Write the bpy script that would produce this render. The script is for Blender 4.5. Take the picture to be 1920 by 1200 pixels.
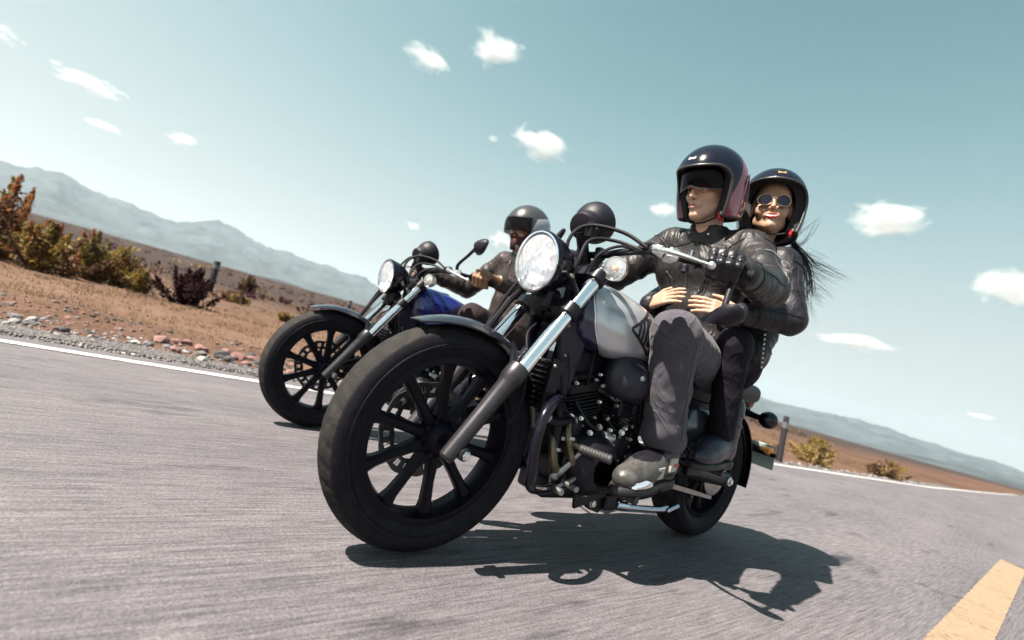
import bpy, bmesh, math, random
import numpy as np
from mathutils import Vector, Matrix, noise as mnoise
R=math.radians
SC=bpy.context.scene
COL=SC.collection
for o in list(bpy.data.objects): bpy.data.objects.remove(o)
random.seed(7); RNG=np.random.default_rng(7)

# ---------------------------------------------------------------- camera
cam_d=bpy.data.cameras.new('camera'); cam=bpy.data.objects.new('camera',cam_d); COL.objects.link(cam)
CAM=Vector((2.3027,1.1887,.6411)); yaw,pitch,roll=-2.2387,.0533,.2724
_f=Vector((math.cos(pitch)*math.cos(yaw),math.cos(pitch)*math.sin(yaw),math.sin(pitch)))
_r=Vector((math.sin(yaw),-math.cos(yaw),0)); _u=_r.cross(_f)
_R=_r*math.cos(roll)+_u*math.sin(roll); _U=-_r*math.sin(roll)+_u*math.cos(roll)
cam.matrix_world=Matrix(((_R.x,_U.x,-_f.x,CAM.x),(_R.y,_U.y,-_f.y,CAM.y),(_R.z,_U.z,-_f.z,CAM.z),(0,0,0,1)))
cam_d.sensor_width=36; cam_d.lens=36*901.6/1920; cam_d.clip_start=.02; cam_d.clip_end=60000
cam_d.dof.use_dof=True; cam_d.dof.focus_distance=1.65; cam_d.dof.aperture_fstop=2.0
SC.camera=cam
# ---------------------------------------------------------------- sky and sun
SUN=Vector((.65,-.095,1)).normalized()
w=bpy.data.worlds.new('World'); SC.world=w; w.use_nodes=True
nt=w.node_tree; nt.nodes.clear()
sky=nt.nodes.new('ShaderNodeTexSky'); sky.sky_type='NISHITA'; sky.sun_disc=False
sky.sun_elevation=math.asin(SUN.z); sky.sun_rotation=math.atan2(SUN.x,SUN.y)
sky.air_density=1.0; sky.dust_density=.3; sky.ozone_density=1.2; sky.altitude=0
tint=nt.nodes.new('ShaderNodeMix'); tint.data_type='RGBA'; tint.blend_type='MULTIPLY'; tint.inputs['Factor'].default_value=1
tint.inputs['B'].default_value=(.78,.95,.86,1)
hsv=nt.nodes.new('ShaderNodeHueSaturation'); hsv.inputs['Saturation'].default_value=.42
bg=nt.nodes.new('ShaderNodeBackground'); bg.inputs['Strength'].default_value=.052
out=nt.nodes.new('ShaderNodeOutputWorld')
nt.links.new(sky.outputs[0],hsv.inputs['Color']); nt.links.new(hsv.outputs[0],tint.inputs['A']); gm=nt.nodes.new('ShaderNodeGamma'); gm.inputs['Gamma'].default_value=3.0
nu=nt.nodes.new('ShaderNodeVectorMath'); nu.operation='MULTIPLY'; nu.inputs[1].default_value=(.345,.35,.352)
de=nt.nodes.new('ShaderNodeVectorMath'); de.operation='MULTIPLY_ADD'; de.inputs[1].default_value=(.076,.076,.078); de.inputs[2].default_value=(1,1,1)
dv=nt.nodes.new('ShaderNodeVectorMath'); dv.operation='DIVIDE'
nt.links.new(tint.outputs['Result'],gm.inputs[0]); nt.links.new(gm.outputs[0],nu.inputs[0]); nt.links.new(gm.outputs[0],de.inputs[0]); nt.links.new(nu.outputs[0],dv.inputs[0]); nt.links.new(de.outputs[0],dv.inputs[1]); nt.links.new(dv.outputs[0],bg.inputs[0]); nt.links.new(bg.outputs[0],out.inputs[0])
sd=bpy.data.lights.new('sun','SUN'); sd.energy=5; sd.angle=R(.55); sd.color=(1,.905,.79)
sun=bpy.data.objects.new('sun',sd); COL.objects.link(sun); sun.rotation_euler=SUN.to_track_quat('Z','Y').to_euler(); sun.location=(4,-1,8)
vs=SC.view_settings; SC.display_settings.display_device='sRGB'; vs.view_transform='Standard'; vs.look='None'; vs.gamma=1; vs.use_curve_mapping=False
vs.exposure=1.7
SC.render.engine='CYCLES'; SC.cycles.use_denoising=True; SC.cycles.max_bounces=8; SC.cycles.transparent_max_bounces=12
SC.cycles.volume_bounces=1; SC.cycles.caustics_reflective=False; SC.cycles.caustics_refractive=False
# ---------------------------------------------------------------- materials
def mat(name,col,rough=.5,metal=0,spec=.5,var=0,vscale=8,bump=0,bscale=60,coat=0,emit=None,estr=0,stretch=None,col2=None,aniso=None,sheen=0,detail=4,rvar=0,crease=None):
    m=bpy.data.materials.new(name); m.use_nodes=True; t=m.node_tree; b=t.nodes['Principled BSDF']
    b.inputs['Base Color'].default_value=(*col,1); b.inputs['Roughness'].default_value=rough; b.inputs['Metallic'].default_value=metal
    b.inputs['Specular IOR Level'].default_value=spec; b.inputs['Coat Weight'].default_value=coat; b.inputs['Coat Roughness'].default_value=.06
    if sheen: b.inputs['Sheen Weight'].default_value=sheen
    if emit: b.inputs['Emission Color'].default_value=(*emit,1); b.inputs['Emission Strength'].default_value=estr
    tc=t.nodes.new('ShaderNodeTexCoord'); mp=t.nodes.new('ShaderNodeMapping'); t.links.new(tc.outputs['Object'],mp.inputs[0])
    if stretch: mp.inputs['Scale'].default_value=stretch
    if var or col2:
        n=t.nodes.new('ShaderNodeTexNoise'); n.inputs['Scale'].default_value=vscale; n.inputs['Detail'].default_value=detail; n.inputs['Roughness'].default_value=.65
        t.links.new(mp.outputs[0],n.inputs['Vector'])
        cr=t.nodes.new('ShaderNodeValToRGB'); c2=col2 or tuple(c*(1-var) for c in col); c1=col if col2 else tuple(min(1,c*(1+var)) for c in col)
        cr.color_ramp.elements[0].position=.33; cr.color_ramp.elements[1].position=.67
        cr.color_ramp.elements[0].color=(*c2,1); cr.color_ramp.elements[1].color=(*c1,1)
        t.links.new(n.outputs[0],cr.inputs[0]); t.links.new(cr.outputs[0],b.inputs['Base Color'])
    if rvar:
        n3=t.nodes.new('ShaderNodeTexNoise'); n3.inputs['Scale'].default_value=vscale*1.7; n3.inputs['Detail'].default_value=5; t.links.new(mp.outputs[0],n3.inputs['Vector'])
        mr=t.nodes.new('ShaderNodeMapRange'); mr.inputs['From Min'].default_value=.3; mr.inputs['From Max'].default_value=.7
        mr.inputs['To Min'].default_value=max(.02,rough-rvar); mr.inputs['To Max'].default_value=min(1,rough+rvar)
        t.links.new(n3.outputs[0],mr.inputs[0]); t.links.new(mr.outputs[0],b.inputs['Roughness'])
    if bump:
        n2=t.nodes.new('ShaderNodeTexNoise'); n2.inputs['Scale'].default_value=bscale; n2.inputs['Detail'].default_value=5
        t.links.new(mp.outputs[0],n2.inputs['Vector'])
        bp=t.nodes.new('ShaderNodeBump'); bp.inputs['Strength'].default_value=min(1,bump); bp.inputs['Distance'].default_value=.004
        t.links.new(n2.outputs[0],bp.inputs['Height']); t.links.new(bp.outputs[0],b.inputs['Normal'])
    if crease:
        # long irregular fold lines: ridged, distorted noise
        sc_,dist_,stx=crease; m4=t.nodes.new('ShaderNodeMapping'); t.links.new(tc.outputs['Object'],m4.inputs[0]); m4.inputs['Scale'].default_value=stx
        n4=t.nodes.new('ShaderNodeTexNoise'); n4.inputs['Scale'].default_value=sc_; n4.inputs['Detail'].default_value=2.5; n4.inputs['Distortion'].default_value=.9; t.links.new(m4.outputs[0],n4.inputs['Vector'])
        s4=t.nodes.new('ShaderNodeMath'); s4.operation='SUBTRACT'; s4.inputs[1].default_value=.5; t.links.new(n4.outputs[0],s4.inputs[0])
        a4=t.nodes.new('ShaderNodeMath'); a4.operation='ABSOLUTE'; t.links.new(s4.outputs[0],a4.inputs[0])
        p4=t.nodes.new('ShaderNodeMath'); p4.operation='POWER'; p4.inputs[1].default_value=.6; t.links.new(a4.outputs[0],p4.inputs[0])
        b4=t.nodes.new('ShaderNodeBump'); b4.invert=True; b4.inputs['Strength'].default_value=1; b4.inputs['Distance'].default_value=dist_; t.links.new(p4.outputs[0],b4.inputs['Height'])
        if bump: t.links.new(bp.outputs[0],b4.inputs['Normal'])
        t.links.new(b4.outputs[0],b.inputs['Normal'])
    return m
def glass(name,col,rough=.03,trans=.6,mixcol=(1,1,1),coat=.5,spec=.5):
    m=bpy.data.materials.new(name); m.use_nodes=True; t=m.node_tree; b=t.nodes['Principled BSDF']; o=t.nodes['Material Output']
    b.inputs['Base Color'].default_value=(*col,1); b.inputs['Roughness'].default_value=rough; b.inputs['Coat Weight'].default_value=coat; b.inputs['Specular IOR Level'].default_value=spec
    tr=t.nodes.new('ShaderNodeBsdfTransparent'); tr.inputs[0].default_value=(*mixcol,1)
    mx=t.nodes.new('ShaderNodeMixShader'); mx.inputs[0].default_value=trans
    t.links.new(b.outputs[0],mx.inputs[1]); t.links.new(tr.outputs[0],mx.inputs[2]); t.links.new(mx.outputs[0],o.inputs[0])
    return m
# ---------------------------------------------------------------- objects
def link(o,parent=None,**pr):
    COL.objects.link(o)
    if parent is not None: o.parent=parent
    for k,v in pr.items(): o[k]=v
    return o
def root(name,label,cat,loc=(0,0,0),rot=(0,0,0),group=None):
    o=bpy.data.objects.new(name,None); o.empty_display_size=.1; o.location=loc; o.rotation_euler=rot
    link(o); o['label']=label; o['category']=cat
    if group: o['group']=group
    return o
def copy_tree(o,parent=None):
    c=o.copy(); COL.objects.link(c)
    if parent is not None: c.parent=parent
    for ch in list(o.children): copy_tree(ch,c)
    return c
class MB:
    def __init__(s): s.v=[]; s.f=[]; s.mi=[]; s.m=0
    def add(s,V,F,m=None):
        k=len(s.v); s.v+= [tuple(p) for p in V]; s.f+=[tuple(i+k for i in f) for f in F]; s.mi+=[s.m if m is None else m]*len(F); return s
    def build(s,name,mats,parent=None,ang=35,**pr):
        me=bpy.data.meshes.new(name); me.from_pydata(s.v,[],s.f); 
        for m in (mats if isinstance(mats,(list,tuple)) else [mats]): me.materials.append(m)
        me.polygons.foreach_set('material_index',s.mi); me.polygons.foreach_set('use_smooth',[True]*len(s.f))
        me.validate(); me.update()
        if ang is not None: me.set_sharp_from_angle(angle=R(ang))
        return link(bpy.data.objects.new(name,me),parent,**pr)
    def box(s,c,d,M=None,ch=.12,m=None):
        # chamfered box: centre, full size, optional rotation matrix
        hx,hy,hz=[x/2 for x in d]; e=min(hx,hy,hz)*2*ch
        V=[];idx={}
        for sx in(-1,1):
            for sy in(-1,1):
                for sz in(-1,1):
                    for a in range(3):
                        p=[sx*(hx-(0 if a==0 else e)),sy*(hy-(0 if a==1 else e)),sz*(hz-(0 if a==2 else e))]
                        idx[sx,sy,sz,a]=len(V); V.append(p)
        F=[]
        for a in range(3):
            b,c2=[i for i in range(3) if i!=a]
            for sg in(-1,1):
                q=[]
                for (u,v) in((-1,-1),(1,-1),(1,1),(-1,1)):
                    k=[0,0,0]; k[a]=sg;k[b]=u;k[c2]=v; q.append(idx[k[0],k[1],k[2],a])
                F.append(q if (sg>0)==(a!=1) else q[::-1])
        for a in range(3): # edges along axis a
            b,c2=[i for i in range(3) if i!=a]
            for u in(-1,1):
                for v in(-1,1):
                    k0=[0,0,0];k0[a]=-1;k0[b]=u;k0[c2]=v;k1=k0[:];k1[a]=1
                    q=[idx[(*k0,b)],idx[(*k1,b)],idx[(*k1,c2)],idx[(*k0,c2)]]
                    F.append(q)
        for sx in(-1,1):
            for sy in(-1,1):
                for sz in(-1,1): F.append([idx[sx,sy,sz,0],idx[sx,sy,sz,1],idx[sx,sy,sz,2]])
        A=np.array(V)
        # fix orientation
        G=[]
        for q in F:
            P=A[list(q)]; n=np.cross(P[1]-P[0],P[2]-P[0]); G.append(q if n@P.mean(0)>0 else q[::-1])
        if M is not None: A=A@np.array(M.to_3x3() if hasattr(M,'to_3x3') else M).T
        return s.add(A+np.array(c),G,m)
    def tube(s,pts,r,n=10,smooth=True,caps=True,m=None,flat=1.0,up=None):
        P=np.array(pts,float)
        if smooth and len(P)>2: P=spline(P,6)
        rr=np.interp(np.linspace(0,1,len(P)),np.linspace(0,1,len(r)),r) if isinstance(r,(list,tuple)) else np.full(len(P),r)
        T=np.gradient(P,axis=0); T/=np.linalg.norm(T,axis=1)[:,None]+1e-12
        a=np.array(up if up is not None else ((0,0,1) if abs(T[0][2])<.9 else (1,0,0)),float); V=[]
        for i in range(len(P)):
            a=a-T[i]*(a@T[i]); a/=np.linalg.norm(a)+1e-12; b=np.cross(T[i],a)
            for k in range(n):
                t=2*math.pi*k/n; V.append(P[i]+rr[i]*(math.cos(t)*a*flat+math.sin(t)*b))
        F=[(i*n+k,i*n+(k+1)%n,(i+1)*n+(k+1)%n,(i+1)*n+k) for i in range(len(P)-1) for k in range(n)]
        if caps: F+=[tuple(range(n))[::-1],tuple((len(P)-1)*n+k for k in range(n))]
        return s.add(V,F,m)
    def lathe(s,o,axis,prof,n=32,m=None,closed=False,a0=0,a1=2*math.pi,disp=None):
        # prof: list of (distance along axis, radius)
        ax=np.array(axis,float); ax/=np.linalg.norm(ax); u=np.cross(ax,(0,0,1) if abs(ax[2])<.9 else (1,0,0)); u/=np.linalg.norm(u); v=np.cross(ax,u)
        full=abs(a1-a0-2*math.pi)<1e-6; N=n if full else n+1; k=len(prof); V=[]
        for i in range(N):
            t=a0+(a1-a0)*i/n
            for j,(h,r) in enumerate(prof):
                if disp: r=r-disp(t,j,h)
                V.append(np.array(o)+ax*h+r*(math.cos(t)*u+math.sin(t)*v))
        F=[]
        for i in range(n):
            i2=(i+1)%N
            for j in range(k-1+(1 if closed else 0)):
                j2=(j+1)%k
                F.append((i*k+j,i2*k+j,i2*k+j2,i*k+j2))
        return s.add(V,F,m)
    def cyl(s,a,b,r,r2=None,n=16,m=None,ch=0.0):
        a=np.array(a,float);b=np.array(b,float);L=np.linalg.norm(b-a); r2=r if r2 is None else r2
        c=ch or min(r,r2,L)*.12
        return s.lathe(a,(b-a),[(0,1e-5),(0,r-c),(c,r),(L-c,r2),(L,r2-c),(L,1e-5)],n,m)
    def sph(s,c,r,n=16,m=None):
        r=np.array(r if hasattr(r,'__len__') else (r,r,r),float); V=[];F=[];k=n//2+1
        for i in range(n):
            t=2*math.pi*i/n
            for j in range(k):
                p=math.pi*j/(k-1); V.append(np.array(c)+r*(max(1e-4,math.sin(p))*np.array([math.cos(t),math.sin(t),0])+np.array([0,0,math.cos(p)])))
        F=[(i*k+j,i*k+j+1,((i+1)%n)*k+j+1,((i+1)%n)*k+j) for i in range(n) for j in range(k-1)]
        return s.add(V,F,m)
    def prism(s,poly,h0,h1,axis=1,m=None):
        # poly in the plane perpendicular to axis (2D points), extruded between h0 and h1
        o=[i for i in range(3) if i!=axis]; V=[]
        for h in(h0,h1):
            for p in poly:
                q=[0,0,0]; q[o[0]],q[o[1]],q[axis]=p[0],p[1],h; V.append(q)
        n=len(poly); F=[tuple(range(n)),tuple(range(n,2*n))[::-1]]+[(i,i+n,(i+1)%n+n,(i+1)%n) for i in range(n)]
        A=np.array(V); G=[]; c=A.mean(0)
        area=sum(poly[i][0]*poly[(i+1)%n][1]-poly[(i+1)%n][0]*poly[i][1] for i in range(n))
        flip=(area>0)==(axis!=1) if h1>h0 else (area>0)!=(axis!=1)
        F=[f if flip is False else f[::-1] for f in F] if False else F
        bm=bmesh.new(); vs_=[bm.verts.new(p) for p in A]
        for f in F: bm.faces.new([vs_[i] for i in f])
        bmesh.ops.recalc_face_normals(bm,faces=bm.faces[:]); bm.verts.index_update()
        F=[[v.index for v in f.verts] for f in bm.faces]; bm.free()
        return s.add(A,F,m)
def spline(P,k=6):
    P=np.array(P,float); Q=np.vstack([2*P[0]-P[1],P,2*P[-1]-P[-2]]); out=[]
    for i in range(1,len(Q)-2):
        for t in np.linspace(0,1,k,endpoint=False):
            a,b,c,d=Q[i-1],Q[i],Q[i+1],Q[i+2]
            out.append(.5*((2*b)+(c-a)*t+(2*a-5*b+4*c-d)*t*t+(3*b-a-3*c+d)*t**3))
    out.append(P[-1]); return np.array(out)
def grid_faces(nu,nv,wrapu=False):
    i,j=np.meshgrid(np.arange(nu if wrapu else nu-1),np.arange(nv-1),indexing='ij'); a=i*nv+j; b=((i+1)%nu)*nv+j
    return np.stack([a,b,b+1,a+1],-1).reshape(-1,4)
def mesh_np(name,V,F,mats,parent=None,smooth=True,ang=None,mi=None,**pr):
    me=bpy.data.meshes.new(name); V=np.asarray(V,np.float32); F=np.asarray(F,np.int32); k=F.shape[1]
    me.vertices.add(len(V)); me.vertices.foreach_set('co',V.ravel()); me.loops.add(F.size); me.loops.foreach_set('vertex_index',F.ravel())
    me.polygons.add(len(F)); me.polygons.foreach_set('loop_start',np.arange(0,F.size,k,dtype=np.int32))
    me.polygons.foreach_set('use_smooth',np.full(len(F),smooth))
    for m in (mats if isinstance(mats,(list,tuple)) else [mats]): me.materials.append(m)
    if mi is not None: me.polygons.foreach_set('material_index',np.asarray(mi,np.int32))
    me.update(calc_edges=True); me.validate()
    if ang is not None: me.set_sharp_from_angle(angle=R(ang))
    return link(bpy.data.objects.new(name,me),parent,**pr)
# ---------------------------------------------------------------- signed distance fields and surface nets
def smin(a,b,k):
    h=np.clip(.5+.5*(b-a)/k,0,1); return b+(a-b)*h-k*h*(1-h)
class SDF:
    def __init__(s,lo,hi,res):
        s.lo=np.array(lo,float); s.res=res; s.n=np.ceil((np.array(hi)-s.lo)/res).astype(int)+1
        s.ax=[s.lo[i]+res*np.arange(s.n[i]) for i in range(3)]
        s.F=np.full(s.n,.2,np.float32)
    def blk(s,lo,hi):
        i0=np.clip(np.floor((np.array(lo)-s.lo)/s.res).astype(int),0,s.n); i1=np.clip(np.ceil((np.array(hi)-s.lo)/s.res).astype(int)+1,0,s.n)
        sl=tuple(slice(a,b) for a,b in zip(i0,i1))
        return sl,s.ax[0][sl[0]][:,None,None],s.ax[1][sl[1]][None,:,None],s.ax[2][sl[2]][None,None,:]
    def put(s,fn,lo,hi,k=.01,op='u'):
        sl,X,Y,Z=s.blk(lo,hi)
        if any(q.stop<=q.start for q in sl): return s
        d=fn(X,Y,Z); f=s.F[sl]
        s.F[sl]=smin(f,d,k) if op=='u' else (-smin(-f,d,k) if op=='s' else -smin(-f,-d,k))
        return s
    def cap(s,a,b,ra,rb=None,k=.01,op='u',sc=None,fold=None,M=None):
        """round cone a-b; sc squashes about its middle in world axes; fold=(amp,count,phase,t0,t1) gives cloth folds"""
        a=np.array(a,float);b=np.array(b,float); rb=ra if rb is None else rb; ab=b-a; L2=ab@ab+1e-12
        mg=max(ra,rb)+k+.02; 
        lo=np.minimum(a,b)-mg; hi=np.maximum(a,b)+mg
        ax=ab/math.sqrt(L2); u=np.cross(ax,(0,0,1) if abs(ax[2])<.9 else (1,0,0)); u/=np.linalg.norm(u); v=np.cross(ax,u)
        def fn(X,Y,Z):
            px,py,pz=X-a[0],Y-a[1],Z-a[2]
            t0=(px*ab[0]+py*ab[1]+pz*ab[2])/L2; t=np.clip(t0,0,1)
            d=np.sqrt((px-t*ab[0])**2+(py-t*ab[1])**2+(pz-t*ab[2])**2)-(ra+(rb-ra)*t)
            if fold:
                A,n,ph,f0,f1=fold
                an=np.arctan2(px*v[0]+py*v[1]+pz*v[2],px*u[0]+py*u[1]+pz*u[2])
                w_=np.clip((t0-f0)/.12,0,1)*np.clip((f1-t0)/.12,0,1)
                q1=np.sin(2*math.pi*t0*n+1.9*np.sin(an+ph)+ph); q2=np.sin(2*math.pi*t0*n*.55-1.0*an+2.3*ph); q3=np.sin(2*math.pi*t0*n*1.45+2*an+ph*3.1)
                d=d-A*w_*(.55*q1*(.6+.4*q2)+.30*q2+.22*q3*q1+.2)*(.75+.35*np.cos(an-ph))
            return d
        return s.put(fn,lo,hi,k,op)
    def ell(s,c,r,k=.01,op='u',M=None):
        c=np.array(c,float); r=np.array(r,float); mg=r.max()+k+.02
        def fn(X,Y,Z):
            x,y,z=X-c[0],Y-c[1],Z-c[2]
            if M is not None: x,y,z=[M[0][i]*x+M[1][i]*y+M[2][i]*z for i in range(3)]
            q=np.sqrt((x/r[0])**2+(y/r[1])**2+(z/r[2])**2); g=np.sqrt((x/r[0]**2)**2+(y/r[1]**2)**2+(z/r[2]**2)**2)
            return q*(q-1)/(g+1e-6)
        return s.put(fn,c-mg,c+mg,k,op)
    def box(s,c,h,rad=.01,k=.01,op='u',M=None):
        c=np.array(c,float); h=np.array(h,float); mg=np.linalg.norm(h)+rad+k+.01 if M is not None else h+rad+k+.01
        def fn(X,Y,Z):
            x,y,z=X-c[0],Y-c[1],Z-c[2]
            if M is not None: x,y,z=[M[0][i]*x+M[1][i]*y+M[2][i]*z for i in range(3)]
            qx,qy,qz=np.abs(x)-h[0]+rad,np.abs(y)-h[1]+rad,np.abs(z)-h[2]+rad
            return np.sqrt(np.maximum(qx,0)**2+np.maximum(qy,0)**2+np.maximum(qz,0)**2)+np.minimum(np.maximum(qx,np.maximum(qy,qz)),0)-rad
        return s.put(fn,c-mg,c+mg,k,op)
    def mesh(s):
        F=s.F; nx,ny,nz=F.shape; S=F<0
        c=[F[i:nx-1+i,j:ny-1+j,k:nz-1+k] for i in(0,1) for j in(0,1) for k in(0,1)]
        cnt=sum((q<0).astype(np.int8) for q in c); act=(cnt>0)&(cnt<8); I=np.argwhere(act)
        cc=np.stack([q[act] for q in c],1); off=np.array([(i,j,k) for i in(0,1) for j in(0,1) for k in(0,1)],float)
        acc=np.zeros((len(I),3)); num=np.zeros(len(I))
        for a in range(8):
            for b in range(a+1,8):
                if np.abs(off[a]-off[b]).sum()!=1: continue
                fa,fb=cc[:,a],cc[:,b]; x=(fa<0)!=(fb<0); t=np.where(x,fa/np.where(x,fa-fb,1),0)
                acc+=np.where(x[:,None],off[a]+(off[b]-off[a])*t[:,None],0); num+=x
        V=s.lo+s.res*(I+acc/num[:,None]); idx=np.full(act.shape,-1,np.int64); idx[act]=np.arange(len(I))
        Q=[]
        for d in range(3):
            sl0=[slice(None)]*3; sl1=[slice(None)]*3; sl0[d]=slice(0,-1); sl1[d]=slice(1,None)
            A=S[tuple(sl0)]; B=S[tuple(sl1)]; E=np.argwhere(A!=B); e,f=[i for i in range(3) if i!=d]
            ok=(E[:,e]>0)&(E[:,f]>0)&(E[:,e]<F.shape[e]-1)&(E[:,f]<F.shape[f]-1); E=E[ok]
            if not len(E): continue
            def g(de,df):
                q=E.copy(); q[:,e]+=de; q[:,f]+=df; return idx[q[:,0],q[:,1],q[:,2]]
            q=np.stack([g(-1,-1),g(0,-1),g(0,0),g(-1,0)],1)
            ins=A[E[:,0],E[:,1],E[:,2]]; fl=ins if d!=1 else ~ins
            q=np.where(fl[:,None],q,q[:,::-1]); Q.append(q)
        return V,np.vstack(Q)
    def build(s,name,mats,parent=None,mi=None,xf=None,**pr):
        V,Q=s.mesh()
        m=None
        if mi is not None: m=mi(V[Q].mean(1))
        if xf is not None: V=V@np.array(xf[0]).T+np.array(xf[1])
        return mesh_np(name,V,Q,mats,parent,mi=m,**pr)
HAZE_D=.52/9000
# ---------------------------------------------------------------- ground, road
def road_z(y): return -.0577*np.clip(-y,0,None)
EDGE=np.array([(60,-3.6),(20,-3.3),(8,-3.13),(2.8,-3.05),(1.3,-2.98),(-2.5,-2.74),(-6.4,-2.5),(-10.2,-2.38),(-18.9,-2.2),(-34,-2.7),(-55,-3.5),(-100,-5.6),(-200,-13),(-400,-38)],float)
def edge_y(x):
    x=np.asarray(x,float); return np.interp(-x,-EDGE[:,0],EDGE[:,1])
def fbm(p,o=4,s=1):
    return mnoise.fractal((p[0]*s,p[1]*s,p[2]*s if len(p)>2 else 0),1,2,o)
def ntree(name):
    m=bpy.data.materials.new(name); m.use_nodes=True; t=m.node_tree; return m,t,t.nodes['Principled BSDF']
def nd(t,ty,**k):
    n=t.nodes.new(ty)
    for a,b in k.items():
        if a in n.inputs: n.inputs[a].default_value=b
        else: setattr(n,a,b)
    return n
def ramp(t,src,stops):
    r=t.nodes.new('ShaderNodeValToRGB'); e=r.color_ramp.elements
    while len(e)<len(stops): e.new(.5)
    for q,(p,c) in zip(e,stops): q.position=p; q.color=(*c,1)
    t.links.new(src,r.inputs[0]); return r.outputs[0]
def mixc(t,f,a,b,bt='MIX'):
    m=t.nodes.new('ShaderNodeMix'); m.data_type='RGBA'; m.blend_type=bt
    for v,s in((f,'Factor'),(a,'A'),(b,'B')):
        if isinstance(v,(int,float)): m.inputs[s].default_value=v
        elif isinstance(v,tuple): m.inputs[s].default_value=(*v,1)
        else: t.links.new(v,m.inputs[s])
    return m.outputs['Result']
# asphalt: aggregate speckle, long streaks worn along the traffic, darker patches, fine cracks
M_asph,t,b=ntree('asphalt'); geo=nd(t,'ShaderNodeNewGeometry'); pos=geo.outputs['Position']
mp=nd(t,'ShaderNodeMapping'); t.links.new(pos,mp.inputs[0]); mp.inputs['Scale'].default_value=(5.5,110,110)
st=nd(t,'ShaderNodeTexNoise',Scale=1.0,Detail=5.0,Roughness=.7); t.links.new(mp.outputs[0],st.inputs['Vector'])
ag=nd(t,'ShaderNodeTexNoise',Scale=140.0,Detail=3.0,Roughness=.7); t.links.new(pos,ag.inputs['Vector'])
vo=nd(t,'ShaderNodeTexVoronoi',Scale=170.0); t.links.new(pos,vo.inputs['Vector'])
bigm=nd(t,'ShaderNodeMapping'); t.links.new(pos,bigm.inputs[0]); bigm.inputs['Scale'].default_value=(.45,1.6,1)
big=nd(t,'ShaderNodeTexNoise',Scale=1.1,Detail=4.0); t.links.new(bigm.outputs[0],big.inputs['Vector'])
c=ramp(t,st.outputs[0],[(.30,(.060,.0565,.0625)),(.70,(.168,.158,.172))])
c=mixc(t,.45,c,ramp(t,ag.outputs[0],[(.34,(.42,.42,.43)),(.66,(1.35,1.33,1.32))]),'MULTIPLY')
c=mixc(t,.35,c,ramp(t,vo.outputs['Color'],[(.1,(.55,.55,.57)),(.9,(1.4,1.38,1.36))]),'MULTIPLY')
c=mixc(t,.8,c,ramp(t,big.outputs[0],[(.3,(.72,.72,.75)),(.7,(1.12,1.11,1.1))]),'MULTIPLY')
blm=nd(t,'ShaderNodeMapping'); t.links.new(pos,blm.inputs[0]); blm.inputs['Scale'].default_value=(.8,3.2,1); blm.inputs['Location'].default_value=(3.1,.4,0)
bl=nd(t,'ShaderNodeTexNoise',Scale=1.6,Detail=5.0,Roughness=.72); t.links.new(blm.outputs[0],bl.inputs['Vector'])
c=mixc(t,1.0,c,ramp(t,bl.outputs[0],[(.57,(1,1,1)),(.68,(.50,.49,.51))]),'MULTIPLY')
t.links.new(c,b.inputs['Base Color']); b.inputs['Roughness'].default_value=.85; b.inputs['Specular IOR Level'].default_value=.3
bp=nd(t,'ShaderNodeBump',Strength=.75,Distance=.004); t.links.new(ag.outputs[0],bp.inputs['Height']); t.links.new(bp.outputs[0],b.inputs['Normal'])
def paint(name,col,worn):
    m,t,b=ntree(name); g=nd(t,'ShaderNodeNewGeometry').outputs['Position']
    n=nd(t,'ShaderNodeTexNoise',Scale=38.0,Detail=6.0,Roughness=.7); t.links.new(g,n.inputs['Vector'])
    n2=nd(t,'ShaderNodeTexNoise',Scale=5.0,Detail=6.0,Roughness=.6); t.links.new(g,n2.inputs['Vector'])
    c=ramp(t,n.outputs[0],[(.25,tuple(x*.75 for x in col)),(.55,col)])
    cr=ramp(t,n2.outputs[0],[(.480,(0,0,0)),(.497,(1,1,1)),(.503,(1,1,1)),(.520,(0,0,0))])
    n3=nd(t,'ShaderNodeTexNoise',Scale=3.0,Detail=2.0); t.links.new(g,n3.inputs['Vector'])
    f=nd(t,'ShaderNodeMath',operation='MULTIPLY'); t.links.new(cr,f.inputs[0]); t.links.new(ramp(t,n3.outputs[0],[(.42,(0,0,0)),(.55,(.9,.9,.9))]),f.inputs[1])
    c=mixc(t,f.outputs[0],c,worn); t.links.new(c,b.inputs['Base Color']); b.inputs['Roughness'].default_value=.7
    bp=nd(t,'ShaderNodeBump',Strength=.4,Distance=.002); t.links.new(n.outputs[0],bp.inputs['Height']); t.links.new(bp.outputs[0],b.inputs['Normal']); return m
M_white=paint('white_road_paint',(.55,.53,.51),(.2,.19,.18)); M_yellow=paint('yellow_road_paint',(.235,.172,.11),(.15,.09,.05))
xs=np.concatenate([np.linspace(60,10,26)[:-1],np.linspace(10,-20,91)[:-1],-np.geomspace(20,400,70)])
def strip(name,offs,dz,m,zf=None,smooth=True,xs=xs,**pr):
    ey=edge_y(xs); Y=ey[:,None]+np.array(offs)[None]; Z=road_z(Y)+dz if zf is None else zf(Y)
    # beyond x=-20 the crown follows the bend
    V=np.stack([np.repeat(xs[:,None],len(offs),1),Y,Z],-1).reshape(-1,3)
    F=grid_faces(len(xs),len(offs))
    n=np.cross(V[F[0][1]]-V[F[0][0]],V[F[0][2]]-V[F[0][0]])
    if n[2]<0: F=F[:,::-1]
    return mesh_np(name,V,F,m,smooth=smooth,**pr)
strip('road',[-.32,0,.4,.8,1.3,1.8,2.3,2.6,2.9,3.4,4,5,6.6,7],0,M_asph,kind='structure')
strip('road_marking',[-.065,.065],.005,M_white,kind='structure')
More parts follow.
